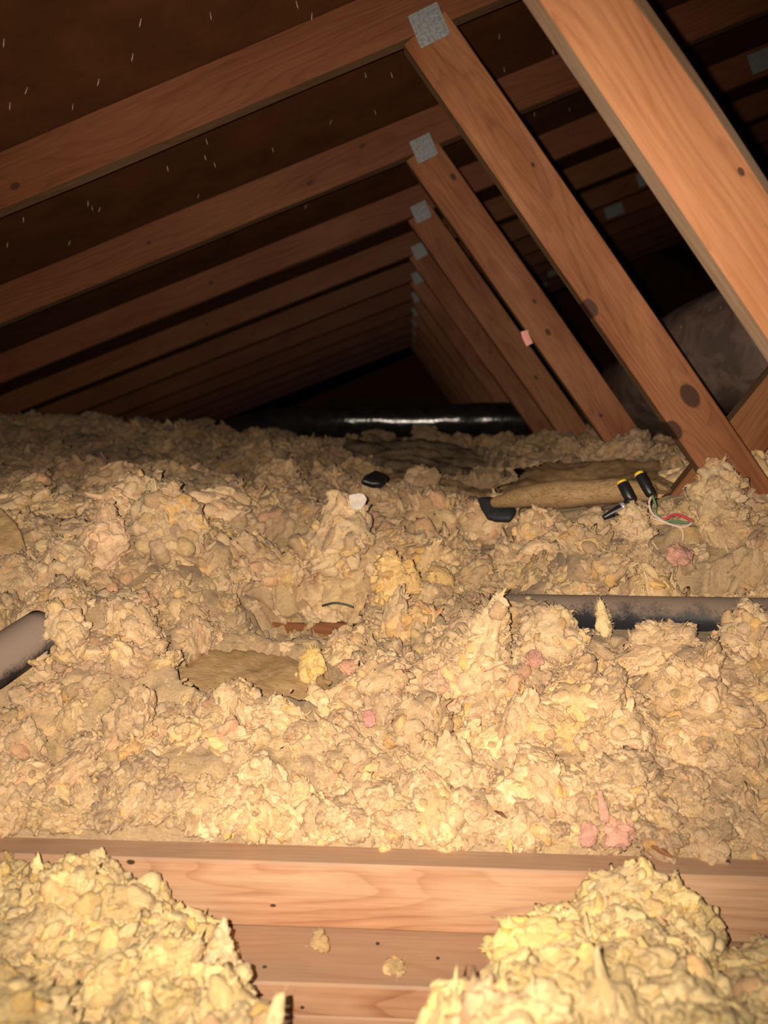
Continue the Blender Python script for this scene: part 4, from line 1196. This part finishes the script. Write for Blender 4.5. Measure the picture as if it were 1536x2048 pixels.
patch('rubber_scrap_and_shade', 'flat dark grey scrap sticking out right of the paper strip', 'scrap', BATT_PX['scrap'], 0.02, RUBBER, 6, bump=0.002, rag=0.001, on_top=True)
patch('rubber_scrap_and_shade', 'black patch standing in for shade in the hollow below the dark gap', 'scrap', BATT_PX['hollow'], 0.02, BLACK, 7, bump=0.002, rag=0.001, on_top=True)  # black slab stands in for the shade of the hollow
patch('paper_scrap', 'small pale scrap stuck to the wool pyramid near the centre', 'scrap', [(698, 990, 1.56), (722, 985, 1.56), (734, 1000, 1.56), (722, 1020, 1.55), (702, 1016, 1.55)], 0.006, WHITEPAPER, 8, bump=0.003, rings=6, n=40, on_top=True)


# --- cables and black capped ends
def cable_end(label, tip, tail, Y0_, Y1_, r_):
    a, b2 = Vector(at(*tip, Y0_)), Vector(at(*tail, Y1_))
    e = empty('capped_cable_end', b2)
    d = (b2 - a)
    body = link('sleeve', tube_mesh('sleeve', [a + d * 0.10, a + d * 0.14, a + d * 0.55, a + d * 0.9, b2], [r_ * .92, r_, r_ * 1.05, r_ * 1.0, r_ * .7], 20, True), BLACK, e)
    c = link('cap', tube_mesh('cap', [a, a + d * 0.02, a + d * 0.12], [r_ * .7, r_ * .95, r_ * .97], 20, True), YELLOW, e)
    tag(c, 'yellow tip')
    return tag(e, label, 'cable'), e


_, e1 = cable_end('left black cable sleeve with a yellow tip and silver band', (1242, 962), (1264, 1004), 1.36, 1.34, 0.0095)
q = [at(1262, 1002, 1.338), at(1248, 1014, 1.335), at(1228, 1024, 1.335), at(1206, 1036, 1.335)]
link('tail', tube_mesh('tail', q, [0.0085, 0.0085, 0.007, 0.004], 16, True, dense=5), BLACK, e1)
q = [at(1250, 1012, 1.335), at(1243, 1016, 1.335)]
link('band', tube_mesh('band', q, 0.0092, 16, True), STRIPE, e1)
_, e2 = cable_end('right black cable sleeve with a yellow tip and coloured wires', (1276, 945), (1304, 992), 1.385, 1.36, 0.0090)


def wire(mat, pts, r_=0.0021):
    return link('wire', tube_mesh('wire', [at(*p_) for p_ in pts], r_, 8, True, dense=8), mat, e2)


wire(GREEN_W, [(1304, 990, 1.36), (1311, 1010, 1.35), (1312, 1028, 1.345), (1330, 1040, 1.34), (1360, 1046, 1.34), (1386, 1044, 1.34)])
wire(GREEN_W, [(1330, 1042, 1.335), (1352, 1042, 1.335), (1376, 1046, 1.335)])
wire(WHITE_W, [(1302, 994, 1.355), (1298, 1008, 1.35), (1304, 1026, 1.345), (1322, 1040, 1.336), (1345, 1050, 1.332), (1368, 1054, 1.33), (1384, 1046, 1.335)])
wire(RED_W, [(1306, 1036, 1.345), (1330, 1038, 1.34), (1345, 1030, 1.342), (1362, 1031, 1.342), (1386, 1044, 1.34)], 0.0024)
wire(WHITE_W, [(1304, 1036, 1.34), (1330, 1046, 1.333), (1360, 1056, 1.33), (1366, 1070, 1.325), (1364, 1082, 1.32)], 0.0016)

WO = hit(676, 1212)[1] - 0.008
o = link('wire_offcut', tube_mesh('wire_offcut', [at(644, 1212, WO), at(668, 1206, WO), at(690, 1209, WO), at(708, 1215, WO)], 0.0022, 8, True, dense=5), BLACK)
tag(o, 'short black wire offcut lying above the bared orange beam', 'wire')

# --- splinters and grit
def splinter(label, a, b2, Y, r_, mat=SPLINT):
    p0, p1 = hit(*a), hit(*b2)
    n_ = np.array([0, 0, EYE]) - p0; n_ /= np.linalg.norm(n_); p0 = p0 + n_ * r_ * 0.8; p1 = p1 + n_ * r_ * 0.8
    o = link('splinter', tube_mesh('splinter', [p0, (p0 + p1) / 2 + np.array([0, 0, 0.001]), p1], [r_ * .4, r_, r_ * .3], 6, True), mat)
    return tag(o, label, 'splinter')


splinter('orange wood splinter lying behind the beam at the right', (1303, 1692), (1345, 1715), 0.862, 0.0035)
splinter('dark brown splinter in the wool left of the pink ball', (990, 1622), (1014, 1636), 0.915, 0.0026, simple('dark_splinter', (0.16, 0.06, 0.03), 0.7))
splinter('thin pale straw lying in the wool left of centre', (378, 1597), (460, 1601), 0.925, 0.0009, simple('straw', (0.68, 0.45, 0.22), 0.7))
splinter('tiny red-orange splinter on the brown batt', (448, 1318), (475, 1327), 1.21, 0.0016, simple('red_splinter', (0.62, 0.20, 0.06), 0.7))
GR = [((530, 1934), .735, 'dark grit speck on the plate near the left heap'), ((876, 1917), .748, 'black grit speck on the plate near the right heap'), ((755, 1888), .772, 'small dark grit speck at the top of the bare plate'),
      ((1455, 1722), .86, 'dark crumb behind the beam at the far right'), ((605, 2015), .70, 'dark grit speck on the front edge of the lower plate')]
for i, ((u, v), Y, lb) in enumerate(GR):
    fv, ft = flake_shape(ICO2, 0, 40 + i)
    o = link('grit', np_mesh('grit', fv * 0.0024, ft), DEBRIS); o.location = hit(u, v)
    tag(o, lb, 'grit')
